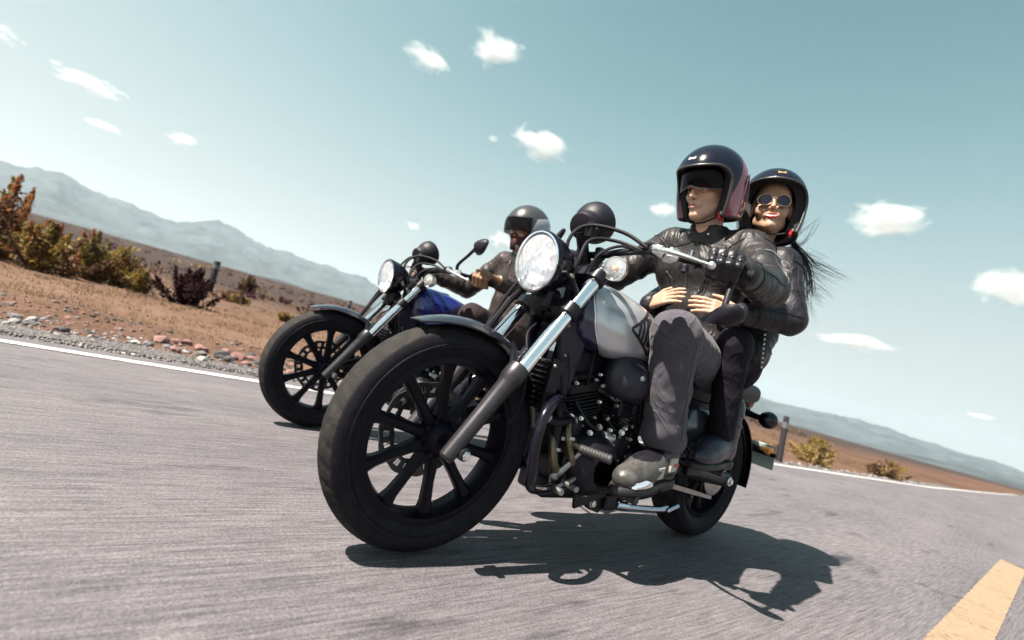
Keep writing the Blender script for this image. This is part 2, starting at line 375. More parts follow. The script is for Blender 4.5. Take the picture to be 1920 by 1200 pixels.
def dash(x0,x1,y0,y1,w):
    n=220; X=np.linspace(x0,x1,n); Y=np.linspace(y0,y1,n); V=[]
    for i in range(n):
        for s in(-1,1): V.append((X[i]+s*.07*(i==n-1),Y[i]+s*w/2+mnoise.fractal((X[i]*14,s*3,0),1,2,4)*.0045,.005))
    F=grid_faces(n,2); V=np.array(V); 
    if np.cross(V[F[0][1]]-V[F[0][0]],V[F[0][2]]-V[F[0][0]])[2]<0: F=F[:,::-1]
    return mesh_np('road_marking',V,F,M_yellow,kind='structure')
dash(.1,-3.94,.955,.835,.16); dash(-10,-14,.83,.9,.15)
M_shld,t,b=ntree('grey_shoulder_gravel'); g=nd(t,'ShaderNodeNewGeometry').outputs['Position']
v1=nd(t,'ShaderNodeTexVoronoi',Scale=55.0); t.links.new(g,v1.inputs['Vector']); v2=nd(t,'ShaderNodeTexNoise',Scale=7.0,Detail=6.0,Roughness=.7); t.links.new(g,v2.inputs['Vector'])
c=ramp(t,v1.outputs['Color'],[(.1,(.045,.042,.045)),(.55,(.12,.115,.118)),(.95,(.22,.21,.21))]); c=mixc(t,.8,c,ramp(t,v2.outputs[0],[(.32,(.45,.42,.42)),(.68,(1.15,1.12,1.1))]),'MULTIPLY'); t.links.new(c,b.inputs['Base Color']); b.inputs['Roughness'].default_value=.9
bp=nd(t,'ShaderNodeBump',Strength=1.0,Distance=.02); t.links.new(v1.outputs['Distance'],bp.inputs['Height']); t.links.new(bp.outputs[0],b.inputs['Normal'])
def shoulder():
    X=np.linspace(10,-30,260); D=np.linspace(0,1,9); V=[]
    for x in X:
        e=float(edge_y(x)); w_=.62+.30*mnoise.noise((x*.9,5,0))+.12*mnoise.noise((x*3.1,2,0))
        for d in D: y=e-.27-d*w_; V.append((x,y,max(ground_h(x,y)+.03*(1-d)**.5+.012*mnoise.noise((x*9,y*9,0)),-.5)+(-.004 if 0<d<.95 else -.03)))
    F=grid_faces(len(X),len(D)); V=np.array(V)
    if np.cross(V[F[0][1]]-V[F[0][0]],V[F[0][2]]-V[F[0][0]])[2]<0: F=F[:,::-1]
    mesh_np('road_shoulder',V,F,M_shld,kind='structure')
# desert ground as one sheet
def ground_h(x,y):
    e=float(edge_y(x)); d=e-.3-y
    dr=y-(e+7)
    if d>0:
        h=-.19-.05*min(d,1)+ .10*fbm((x,y),4,.35)*min(1,d/1.5)+.35*fbm((x+40,y),3,.05)*min(1,d/14)
        h+= .16*math.exp(-((d-1.9)/.8)**2)*(.5+.5*fbm((x*1.0,3.3),2,.8))
        return h
    if dr>0: return -.28-.05*min(dr,1)+.1*fbm((x,y),3,.3)*min(1,dr/2)
    return -.45
shoulder()
ang=np.linspace(0,2*math.pi,361)[:-1]; rad=np.concatenate([[.2],np.geomspace(1.2,12000,150)])
V=[]
for a in ang:
    for r_ in rad:
        x,y=CAM.x+r_*math.cos(a),CAM.y+r_*math.sin(a); V.append((x,y,ground_h(x,y) if r_<300 else -.3))
M_soil,t,b=ntree('dry_soil'); pos=nd(t,'ShaderNodeNewGeometry').outputs['Position']
n1=nd(t,'ShaderNodeTexNoise',Scale=.35,Detail=8.0,Roughness=.65); t.links.new(pos,n1.inputs['Vector'])
n2=nd(t,'ShaderNodeTexNoise',Scale=9.0,Detail=8.0,Roughness=.7); t.links.new(pos,n2.inputs['Vector'])
n3=nd(t,'ShaderNodeTexNoise',Scale=.02,Detail=6.0,Roughness=.6); t.links.new(pos,n3.inputs['Vector'])
c=ramp(t,n1.outputs[0],[(.3,(.088,.052,.039)),(.5,(.128,.080,.060)),(.7,(.155,.106,.082))])
c=mixc(t,.7,c,ramp(t,n2.outputs[0],[(.3,(.5,.48,.45)),(.7,(1.3,1.28,1.25))]),'MULTIPLY')
c=mixc(t,1.0,c,ramp(t,n3.outputs[0],[(.35,(.62,.55,.52)),(.62,(1.0,.98,.95))]),'MULTIPLY')
sx=nd(t,'ShaderNodeSeparateXYZ'); t.links.new(pos,sx.inputs[0]); fy=nd(t,'ShaderNodeMapRange'); fy.inputs['From Min'].default_value=-9; fy.inputs['From Max'].default_value=-26; t.links.new(sx.outputs['Y'],fy.inputs[0])
n4=nd(t,'ShaderNodeTexNoise',Scale=.12,Detail=7.0,Roughness=.65); t.links.new(pos,n4.inputs['Vector'])
scr=ramp(t,n4.outputs[0],[(.36,(.028,.021,.021)),(.6,(.050,.037,.034)),(.72,(.082,.062,.054))])
c=mixc(t,fy.outputs[0],c,scr)
t.links.new(c,b.inputs['Base Color']); b.inputs['Roughness'].default_value=.95; b.inputs['Specular IOR Level'].default_value=.1
bp=nd(t,'ShaderNodeBump',Strength=.8,Distance=.03); t.links.new(n2.outputs[0],bp.inputs['Height']); t.links.new(bp.outputs[0],b.inputs['Normal'])
F=grid_faces(len(ang),len(rad),True); mesh_np('ground',V,F,M_soil,kind='structure')
# ---------------------------------------------------------------- mountains (bare ranges 7 to 9 km off)
M_rock=mat('bare_rock',(.036,.044,.049),.95,var=.75,vscale=.003,detail=8,spec=.1)
def range_(name,az_el,dist,depth,seed,extra):
    A=np.radians(np.array([a for a,_ in az_el])); E=np.array([e for _,e in az_el])
    n=len(range(0,900)); az=np.linspace(A.min()-R(extra),A.max()+R(extra),900); o=np.argsort(A)
    el=np.interp(az,A[o],E[o]); V=[]; rows=np.linspace(0,1,40)
    for a,e in zip(az,el):
        ed=min(1,min(a-az[0],az[-1]-a)/R(6)+.02); e=e*(1+.09*mnoise.fractal((math.degrees(a)*.55,seed,0),1,2,6)+.04*mnoise.fractal((math.degrees(a)*2.6,seed,7),1,2,3))
        H=dist*math.tan(R(e))*ed
        for k in rows:
            rr=dist-depth*(1-k)*1.0 if k<=1 else dist
            prof=k**1.9
            x,y=CAM.x+rr*math.cos(a),CAM.y+rr*math.sin(a)
            rg=1-abs(mnoise.fractal((x*.0022,y*.0022,seed),1,2,5))*1.3
            z=H*(prof*.97+ 1.7*prof*(1-k)*(rg-.5)+.05*(rg-.45)*k)
            V.append((x,y,z-3))
        V.append((CAM.x+(dist+depth*.8)*math.cos(a),CAM.y+(dist+depth*.8)*math.sin(a),-3))
    F=grid_faces(len(az),len(rows)+1); return mesh_np(name,V,F,M_rock,kind='structure')
def px(x,y):
    d=_f+_R*((x-960)/901.6)-_U*((y-600)/901.6); return d
def azel(x,y):
    d=px(x,y); return math.degrees(math.atan2(d.y,d.x)),math.degrees(math.atan2(d.z,math.hypot(d.x,d.y)))
sk=[(0,300),(40,311),(75,311),(110,317),(150,344),(200,365),(240,374),(262,389),(300,404),(345,415),(400,409),(430,419),(470,444),(500,461),(540,469),(575,486),(610,497),(650,509),(690,522),(720,545),(800,570),(950,600),(1100,650),(1250,690),(1400,735),(1450,750),(1500,763),(1560,775),(1600,783),(1660,798),(1700,815),(1760,832),(1800,847),(1860,862),(1920,884)]
pts=[azel(*p) for p in sk]
range_('mountains',pts,8200,3200,3.1,70)
range_('hills',[azel(*p) for p in [(1640,840),(1690,848),(1740,856),(1760,862),(1800,867),(1850,882),(1920,893),(1990,905)]],3600,500,9.2,6)
range_('hills',[azel(*p) for p in [(440,506),(480,514),(520,521),(560,535),(585,548),(600,553),(640,557),(680,570)]],2600,300,5.2,1.2)
# ---------------------------------------------------------------- haze
hz=MB(); hz.box((-1000,-1000,438),(26000,26000,880),ch=.0001)
M_haze=bpy.data.materials.new('haze'); M_haze.use_nodes=True; t=M_haze.node_tree; t.nodes.clear()
pv=nd(t,'ShaderNodeVolumePrincipled'); pv.inputs['Color'].default_value=(.72,.88,.98,1); pv.inputs['Density'].default_value=HAZE_D; pv.inputs['Anisotropy'].default_value=.2
oo=nd(t,'ShaderNodeOutputMaterial'); t.links.new(pv.outputs[0],oo.inputs['Volume'])
h=hz.build('haze',M_haze,kind='stuff',ang=None); h['label']='pale air haze over the desert plain'
# ---------------------------------------------------------------- clouds
def cloud(i,x,y,w_,h_,d,label,seed,roll=0):
    dv=px(x,y).normalized(); z=1500; D=min(9500,(z)/dv.z); z=D*dv.z
    if z<960: D=960/dv.z+150
    c=CAM+dv*D; s=D/901.6/ (px(x,y).length)*1.0
    sx,sz=w_*.5*s*px(x,y).length/px(x,y).normalized().dot(_f)*.0+w_*.5*D/ (901.6*px(x,y).length), h_*.5*D/(901.6*px(x,y).length)
    o=root('cloud',label,'cloud',c); bpy.data.objects.remove(o)
    m=MB(); m.sph((0,0,0),(1,1,1),24); ob=m.build('cloud',None or CLOUD_M,ang=None)
    ob.location=c; ob.scale=(sx*1.25,sx*.8,sz*1.45); az=math.atan2(dv.y,dv.x); ob.rotation_euler=(0,0,az+math.pi/2)
    ob['label']=label; ob['category']='cloud'; ob['group']='small white clouds'
    return ob
CLOUD_M=bpy.data.materials.new('cloud'); CLOUD_M.use_nodes=True; t=CLOUD_M.node_tree; t.nodes.clear()
tc=nd(t,'ShaderNodeTexCoord'); oi=nd(t,'ShaderNodeObjectInfo')
ln=nd(t,'ShaderNodeVectorMath',operation='LENGTH'); t.links.new(tc.outputs['Object'],ln.inputs[0])
pn=nd(t,'ShaderNodeNewGeometry')
ad=nd(t,'ShaderNodeVectorMath',operation='ADD'); t.links.new(tc.outputs['Object'],ad.inputs[0]); rs=nd(t,'ShaderNodeMath',operation='MULTIPLY'); t.links.new(oi.outputs['Random'],rs.inputs[0]); rs.inputs[1].default_value=80; t.links.new(rs.outputs[0],ad.inputs[1])
no=nd(t,'ShaderNodeTexNoise',Scale=1.25,Detail=9.0,Roughness=.63,Distortion=.5); t.links.new(ad.outputs[0],no.inputs['Vector'])
m1=nd(t,'ShaderNodeMath',operation='MULTIPLY'); t.links.new(ln.outputs['Value'],m1.inputs[0]); m1.inputs[1].default_value=.36
m2=nd(t,'ShaderNodeMath',operation='SUBTRACT'); t.links.new(no.outputs[0],m2.inputs[0]); t.links.new(m1.outputs[0],m2.inputs[1])
m3=nd(t,'ShaderNodeMapRange'); m3.inputs['From Min'].default_value=.25; m3.inputs['From Max'].default_value=.52; m3.inputs['To Max'].default_value=.018
t.links.new(m2.outputs[0],m3.inputs[0])
pv=nd(t,'ShaderNodeVolumePrincipled'); pv.inputs['Color'].default_value=(1,1,1,1); pv.inputs['Anisotropy'].default_value=.0
t.links.new(m3.outputs[0],pv.inputs['Density']); oo=nd(t,'ShaderNodeOutputMaterial'); t.links.new(pv.outputs[0],oo.inputs['Volume'])
for i,a in enumerate([(930,95,105,55,'ragged white cloud high above the middle motorcycle gauge'),(803,112,85,32,'thin wispy cloud left of the ragged high cloud'),
 (1012,270,100,52,'dense bright cloud left of the man\'s helmet at its height'),(1245,393,60,26,'small cloud touching the left edge of the man\'s helmet'),
 (1663,413,130,58,'largest bright cloud in the open sky right of the woman'),(1895,542,100,58,'bright cloud cut off by the right picture edge'),
 (1605,641,120,22,'long flat streak of cloud low over the right plain'),(340,260,52,22,'small compact cloud above the left mountain slope'),
 (170,158,100,24,'double streak of cloud high on the left'),(197,237,56,12,'faint thin cloud streak over the left mountains'),
 (8,65,50,28,'cloud cut off by the left picture edge'),(104,118,22,8,'tiny faint puff below the left edge cloud'),(925,260,26,9,'tiny puff left of the dense bright cloud'),
 (940,450,44,26,'pale cloud between the helmet and mirror of the second motorcycle'),(775,424,30,14,'faint puff over the second motorcycle gauge'),
 (1838,780,44,9,'faint streak just above the right horizon')]):
    cloud(i,*a[:4],0,a[4],i)
# ---------------------------------------------------------------- motorcycle
M_blk=mat('satin_black_metal',(.006,.0055,.010),.38,.1,spec=.3,var=.2,vscale=14,rvar=.1)
M_gblk=mat('gloss_black_paint',(.005,.0045,.010),.22,0,spec=.3,coat=.15,rvar=.05)
M_wheel=mat('black_wheel_paint',(.004,.0035,.008),.4,0,spec=.14)
M_disc=mat('dark_disc_steel',(.07,.07,.075),.38,.8,var=.2,vscale=40)
M_mblk=mat('matte_black_plastic',(.008,.007,.013),.5,0,spec=.3,bump=.15,bscale=260)
M_leg=mat('cast_grey_black_alloy',(.042,.040,.046),.36,.6,var=.12,vscale=40,bump=.1,bscale=400)
M_chrome=mat('chrome',(.86,.88,.93),.07,1,rvar=.04,vscale=20)
M_alu=mat('brushed_aluminium',(.80,.80,.78),.34,1,var=.1,vscale=30)
M_steel=mat('steel',(.34,.33,.33),.35,.9,var=.25,vscale=30)
M_brass=mat('bronze_hose_metal',(.16,.13,.085),.38,.7,var=.3,vscale=25)
M_rub=mat('tyre_rubber',(.006,.0055,.010),.66,0,col2=(.012,.011,.014),vscale=30,bump=.25,bscale=180,spec=.16)
M_tread=mat('dusty_tyre_tread',(.030,.028,.026),.8,0,col2=(.014,.013,.014),vscale=14,detail=6,bump=.3,bscale=150,spec=.15)
M_rubber=mat('soft_black_rubber',(.007,.006,.010),.6,0,spec=.25)
M_navy=mat('dark_navy_paint',(.016,.018,.055),.22,0,coat=.5)
M_silver=mat('silver_tank_paint',(.52,.54,.575),.3,.55,coat=.8,var=.05,vscale=300)
M_trim=mat('pale_tank_trim',(.66,.68,.72),.2,.6,coat=.5)
M_blue=mat('metallic_blue_tank_paint',(.012,.02,.17),.2,.35,coat=1,var=.08,vscale=300)
M_greyblue=mat('grey_side_cover_paint',(.07,.078,.10),.25,.5,coat=.5)
M_seat=mat('black_seat_vinyl',(.010,.009,.014),.48,spec=.35,bump=.3,bscale=220)
M_lens=glass('clear_lens',(.9,.95,1),.04,.80,(.96,.98,1))
M_refl=mat('lamp_reflector',(.78,.79,.82),.16,1,bump=1,bscale=55)
M_lit=mat('lit_lamp',(1,1,1),.3,emit=(1,.98,.94),estr=.7)
M_hlens=glass('fluted_headlight_glass',(.80,.84,.90),.12,.66,(.97,.98,1))
t=M_hlens.node_tree; _tc=t.nodes.new('ShaderNodeTexCoord'); _mp=t.nodes.new('ShaderNodeMapping'); _mp.inputs['Scale'].default_value=(1,1,.45); _vo=t.nodes.new('ShaderNodeTexVoronoi'); _vo.inputs['Scale'].default_value=62; _bp=t.nodes.new('ShaderNodeBump'); _bp.inputs['Distance'].default_value=.006
t.links.new(_tc.outputs['Object'],_mp.inputs[0]); t.links.new(_mp.outputs[0],_vo.inputs['Vector']); t.links.new(_vo.outputs['Distance'],_bp.inputs['Height']); t.links.new(_bp.outputs[0],t.nodes['Principled BSDF'].inputs['Normal'])
M_amber=mat('amber_lens',(.75,.26,.03),.2,coat=.5)
M_plate=mat('pale_green_plate',(.30,.38,.36),.45,var=.15,vscale=20)
M_oil=mat('cast_engine_metal',(.008,.007,.012),.42,.3,spec=.35,var=.35,vscale=22,bump=.25,bscale=140)
M_fin=mat('black_cooling_fin',(.012,.011,.016),.45,.3,var=.2,vscale=30)
M_exh=mat('black_exhaust_pipe',(.025,.022,.026),.35,.7)
WF=np.array([1.52,0,.33]); WR=np.array([0,0,.311])
fk=np.array([-.5166,0,.8562])
def fork_pt(t,y): return WF+fk*t+np.array([0,y,0])

BIKE=root('motorcycle','silver tanked black cruiser motorcycle with lit round headlight carrying two riders','motorcycle',group='motorcycles riding side by side')
P=BIKE
def bolt(parent,p,d=(0,1,0),r=.007,h=.006,m=None):
    r=r*.8
    d=np.array(d,float); d/=np.linalg.norm(d); b=MB(); b.lathe(p,d,[(-.01,r*.9),(0,r*1.25),(.0015,r*1.25),(.0018,r),(h,r),(h+.001,r*.8),(h+.001,1e-4)],6)
    return b.build('bolt',m or M_steel,parent,20)
# wheels ---------------------------------------------------------------
def tyre_prof(R0,w,rb):
    pr=[(-w*.62,rb),(-w*.80,rb+.012),(-w*.97,rb+.034),(-w*1.0,R0-.052),(-w*.97,R0-.036),(-w*.88,R0-.020)]
    for a in np.linspace(-1,1,17): pr.append((a*w*.80,R0-.0145*abs(a)**2.1-.0*abs(a)))
    pr+=[(-h,r) for h,r in pr[:6][::-1]]; return pr
def wheel(name,c,R0,w,rb,ri,nsp,hubw,parent,phase=0,rimw=.045):
    n=224
    def groove(t,j,h):
        if abs(h)>w*.86: return 0
        u=h/(w*.8); s=(t*R0/.052)%1.0; q=0
        d=abs(((s-.55*abs(u)+(.5 if u<0 else 0))%1)-.5)
        if .22<abs(u)<.95 and d<.10: q=.0045
        if abs(u)<.06: q=.004
        return q
    b=MB(); rim=[(-rimw,ri+.016),(-rimw,ri+.002),(-rimw+.006,ri),(-.012,ri-.007),(.012,ri-.007),(rimw-.006,ri),(rimw,ri+.002),(rimw,ri+.016),(rimw*.9,rb+.012),(-rimw*.9,rb+.012)]
    b.lathe(c,(0,1,0),rim,96,closed=True); W=b.build(name,M_wheel,parent,40)
    b=MB(); b.lathe(c,(0,1,0),tyre_prof(R0,w,rb),n,disp=groove); kk=len(tyre_prof(R0,w,rb))-1; b.mi=[1 if 6<=i%kk<=21 else 0 for i in range(len(b.f))]; b.build('tyre',[M_rub,M_tread],W,50)
    b=MB(); 
    for h in(-1,1):
        for rr in(.028,.040): b.lathe(c,(0,1,0),[(h*w*.965-.0015*h,R0-rr-.003-.02),(h*w*1.015,R0-rr-.02),(h*w*.965-.0015*h,R0-rr+.003-.02)],96)
    b.build('sidewall_ring',M_rub,W,50)
    b=MB(); b.lathe(c,(0,1,0),[(-hubw,1e-4),(-hubw,.034),(-hubw*.8,.046),(-.022,.058),(.022,.058),(hubw*.8,.046),(hubw,.034),(hubw,1e-4)],32); b.build('hub',M_wheel,W,30)
    me=None
    for k in range(nsp):
        a=phase+2*math.pi*k/nsp
        if me is None:
            b=MB(); r0,r1=.045,ri-.002; V=[]
            for r_,wd,th in((r0,.019,.024),(r0+.05,.0155,.020),((r0+r1)/2,.0145,.016),(r1-.03,.0165,.018),(r1,.023,.024)):
                for (sx,sy) in((-1,-.55),(-.55,-1),(.55,-1),(1,-.55),(1,.55),(.55,1),(-.55,1),(-1,.55)): V.append((sx*wd,sy*th,r_))
            F=[(i*8+k2,i*8+(k2+1)%8,(i+1)*8+(k2+1)%8,(i+1)*8+k2) for i in range(4) for k2 in range(8)]
            b.add(V,F); o=b.build('spoke',M_wheel,W,30); me=o.data; o.location=c
        else: o=bpy.data.objects.new('spoke',me); link(o,W); o.location=c
        o.rotation_euler=(0,a,0)
    return W
def disc(parent,c,y,r0,r1,holes=24,m=None):
    b=MB(); n=holes*4; V=[];F=[]
    rs=[r0,r0+.3*(r1-r0),r0+.7*(r1-r0),r1]
    for i in range(n):
        t=2*math.pi*i/n; wv=.003*math.cos(t*holes/2)
        for j,r_ in enumerate(rs):
            for dy in(-.0025,.0025): V.append((c[0]+(r_+(wv if j in(0,3) else 0))*math.cos(t),y+dy,c[2]+(r_+(wv if j in(0,3) else 0))*math.sin(t)))
    I=lambda i,j,k:((i%n)*4+j)*2+k
    for i in range(n):
        for j in range(3):
            if j==1 and (i%4)in(0,1): 
                for (a,b2) in(((i,1),(i,2)),((i+1,1),(i+1,2)),((i,1),(i+1,1)),((i,2),(i+1,2))): F.append((I(*a,0),I(*b2,0),I(*b2,1),I(*a,1)))
                continue
            F.append((I(i,j,0),I(i,j+1,0),I(i+1,j+1,0),I(i+1,j,0))); F.append((I(i,j,1),I(i+1,j,1),I(i+1,j+1,1),I(i,j+1,1)))
        F.append((I(i,0,0),I(i+1,0,0),I(i+1,0,1),I(i,0,1))); F.append((I(i,3,0),I(i,3,1),I(i+1,3,1),I(i+1,3,0)))
    b.add(V,F); d=b.build('brake_disc',m or M_disc,parent,30)
    b=MB()
    if r0<.08: b.lathe((c[0],y,c[2]),(0,1,0),[(-.004,.04),(-.004,r0+.006),(.004,r0+.006),(.004,.04)],30,closed=True)
    else:
      for k in range(6):
        t=2*math.pi*k/6; b.tube([(c[0]+.045*math.cos(t),y,c[2]+.045*math.sin(t)),(c[0]+(r0+.006)*math.cos(t+.25),y,c[2]+(r0+.006)*math.sin(t+.25))],[.014,.008],8,smooth=False)
    b.build('disc_carrier',M_blk,parent,40); return d
FW=wheel('front_wheel',WF,.33,.058,.236,.222,10,.062,P,phase=.12)
disc(FW,WF,-.075,.098,.145,22)
RW=wheel('rear_wheel',WR,.311,.075,.205,.192,10,.075,P,phase=.3,rimw=.058)
disc(RW,WR,-.085,.07,.12,18)
b=MB(); b.lathe(WR,(0,1,0),[(.074,.03),(.074,.088),(.078,.094),(.086,.094),(.088,.088),(.088,.03)],40); b.build('sprocket',M_steel,RW,30)
# fork -----------------------------------------------------------------
for s in(-1,1):
    y=.118*s; b=MB()
    b.lathe(fork_pt(-.035,y)+np.array([.014,0,.004]),fk,[(0,1e-4),(0,.018),(.006,.0225),(.05,.0232),(.16,.0245),(.262,.028),(.275,.031),(.283,.0345),(.318,.035),(.330,.033),(.334,.029),(.334,.02)],28)
    b.cyl(fork_pt(.0,y-.03*s)+np.array([-.012,0,-.004]),fork_pt(.0,y+.026*s)+np.array([-.012,0,-.004]),.019)
    b.tube([fork_pt(.235,y*.98)+(.0,0,0),fork_pt(.238,y)+np.array([.036,-.006*s,.018])],[.014,.012],10,smooth=False)
    L=b.build('fork_leg',M_leg,P,32)
    b=MB(); b.cyl(fork_pt(.0,y+.02*s)+np.array([-.012,0,-.004]),fork_pt(.0,y+.036*s)+np.array([-.012,0,-.004]),.0135,n=6); b.cyl(fork_pt(.0,y+.03*s)+np.array([-.012,0,-.004]),fork_pt(.0,y+.040*s)+np.array([-.012,0,-.004]),.0105,n=14); b.build('axle_bolt',M_chrome,L,30)
    b=MB(); b.cyl(fork_pt(.29,y*.955),fork_pt(.735,y*.93),.0235,n=28); b.build('chrome_tube',M_chrome,L,30)
    b=MB(); b.cyl(fork_pt(.735,y*.93),fork_pt(.752,y*.93),.0235,n=18); b.cyl(fork_pt(.75,y*.93),fork_pt(.758,y*.93),.013,n=6); b.build('fork_cap',M_blk,L,30)
def clamp(t,name):
    b=MB()
    for s in(-1,1): b.cyl(fork_pt(t-.022,.111*s),fork_pt(t+.022,.111*s),.0325,n=24)
    poly=[(-.11,-.035),(.11,-.035),(.125,0),(.09,.05),(.03,.075),(-.03,.075),(-.09,.05),(-.125,0)]
    ax=fk; nx=np.array([-.8562,0,-.5166]); V=[]
    for h in(-.017,.017):
        for (yy,d) in poly: V.append(fork_pt(t+h,yy)+nx*d)
    n=len(poly); b.add(V,[tuple(range(n)),tuple(range(2*n-1,n-1,-1))]+[(i,i+n,(i+1)%n+n,(i+1)%n) for i in range(n)])
    c=b.build(name,M_blk,P,30)
    for s in(-1,1): bolt(c,fork_pt(t,.111*s)+np.array([.028,.012*s,-.012]),(.8,.5*s,-.2),.006,.006)
clamp(.545,'lower_fork_clamp'); clamp(.70,'upper_fork_clamp')
b=MB(); b.cyl(fork_pt(.50,0)-np.array([.052,0,.03]),fork_pt(.74,0)-np.array([.052,0,.03]),.03,n=20); b.build('steering_head',M_blk,P)
# front fender: arched shell with rolled edge
def arch(name,c,R0,a0,a1,w,m,drop=.028,n=48,taper=True,th=.004):
    V=[];nv=15; us=np.linspace(-1,1,nv)
    for sh in(0,1):
        for i in range(n):
            t=i/(n-1); a=R(a0+(a1-a0)*t); tt=max(0,.30-t)/.30; ww=w*(1-.50*tt**2 if taper else 1); dr_=drop*((1-tt)**.8*.95+.05 if taper else 1)
            for u in us:
                r_=R0-dr_*abs(u)**2.6-th*sh; V.append((c[0]+r_*math.cos(a),u*(ww-.002*sh),c[2]+r_*math.sin(a)))
    F=grid_faces(n,nv); F=[tuple(f) for f in F]+[tuple(i+n*nv for i in f[::-1]) for f in F]
    for i in range(n-1):
        for j in(0,nv-1): q=(i*nv+j,(i+1)*nv+j,(i+1)*nv+j+n*nv,i*nv+j+n*nv); F.append(q)
    for j in range(nv-1):
        for i in(0,n-1): F.append((i*nv+j,i*nv+j+1,i*nv+j+1+n*nv,i*nv+j+n*nv))
    b=MB(); b.add(V,F); 
    return b
b=arch('front_fender',WF,.357,62,172,.076,None); fe=b.build('front_fender',mat('dark_fender_paint',(.014,.014,.022),.22,.2,coat=.4),P,40)
for s in(-1,1):
    b=MB(); b.tube([fork_pt(.24,.112*s),(1.39,.085*s,.62),(1.40,.072*s,.655)],[.012,.012,.008],8); b.box(fork_pt(.27,.088*s)+np.array([-.02,0,.03]),(.06,.012,.11),Matrix.Rotation(-.54,3,'Y')); b.build('fender_stay',M_blk,fe)
b=MB(); b.tube([(1.30,-.118,.42),(1.335,-.118,.34),(1.36,-.118,.27)],.02,8); b.box((1.365,-.098,.375),(.075,.06,.12),Matrix.Rotation(.35,3,'Y'),ch=.2); b.build('brake_caliper',M_blk,P)
# headlight ------------------------------------------------------------
hd=np.array([.985,.04,-.11]); hd/=np.linalg.norm(hd); hc=np.array([1.335,0.004,.926])
b=MB(); b.lathe(hc-hd*.128,hd,[(-.012,1e-4),(-.010,.026),(.0,.045),(.03,.073),(.07,.092),(.105,.1005),(.118,.1035),(.126,.1035),(.132,.1005),(.133,.094),(.118,.092)],56); H=b.build('headlight',M_gblk,P,40)
b=MB(); b.lathe(hc,hd,[(-.004,.0955),(.003,.1000),(.006,.0985),(.006,.094),(.0,.0925)],56,closed=True); b.build('bezel',M_chrome,H,40)
b=MB(); b.lathe(hc-hd*.06,hd,[(-.012,.006),(-.008,.03),(.008,.055),(.03,.078),(.055,.0915)],48); b.build('reflector',M_refl,H,60)
b=MB(); b.lathe(hc,hd,[(-.002,.092)]+[(.016*(1-(r_/.092)**2),max(r_,1e-4)) for r_ in np.linspace(.092,0,14)],48); b.build('lens',M_hlens,H,60)
b=MB(); b.sph(hc-hd*.036,(.013,.02,.02),12); b.sph(hc-hd*.03+np.array([0,0,.035]),(.005,.018,.012),10); b.build('bulb',M_lit,H)
b=MB(); 
for s in(-1,1): b.tube([fork_pt(.60,.10*s),hc-hd*.07+np.array([0,.10*s,-.03])],[.012,.010],8,smooth=False); bolt(H,hc-hd*.07+np.array([0,.101*s,-.03]),(0,s,0),.009,.008)
b.box(hc-hd*.08+np.array([0,0,-.115]),(.06,.10,.075),ch=.2); b.build('bracket',M_blk,H)
# small pod under the headlight and cable joint
b=MB(); b.lathe((1.27,.0,.80),(.3,.2,1),[(-.03,1e-4),(-.03,.02),(.0,.026),(.03,.02),(.03,1e-4)],14); b.build('horn',M_blk,P)
# gauge ---------------------------------------------------------------
ga=np.array([-.75,-.22,.42]); ga/=np.linalg.norm(ga); gc=np.array([1.175,.0,1.105])
b=MB(); b.lathe(gc,ga,[(-.018,1e-4),(-.018,.026),(-.012,.046),(-.004,.05),(.03,.052),(.036,.058),(.052,.068),(.075,.0745),(.098,.0745),(.104,.071),(.105,.064),(.10,.06),(.10,1e-4)],44); G=b.build('gauge',M_mblk,P,32)
b=MB(); b.lathe(gc,ga,[(.1005,.059),(.1005,1e-4)],32); b.build('dial',mat('dial',(.05,.05,.06),.3),G)
b=MB(); b.tube([gc+(-.0,0,-.02),(1.145,0,1.03),(1.12,0,.99)],[.022,.02,.024],10); b.box((1.185,.05,1.085),(.03,.03,.06),ch=.2); b.build('gauge_bracket',M_blk,G)
bolt(G,gc+ga*.02+np.array([.0,.05,-.012]),(0,1,-.2),.005,.004)
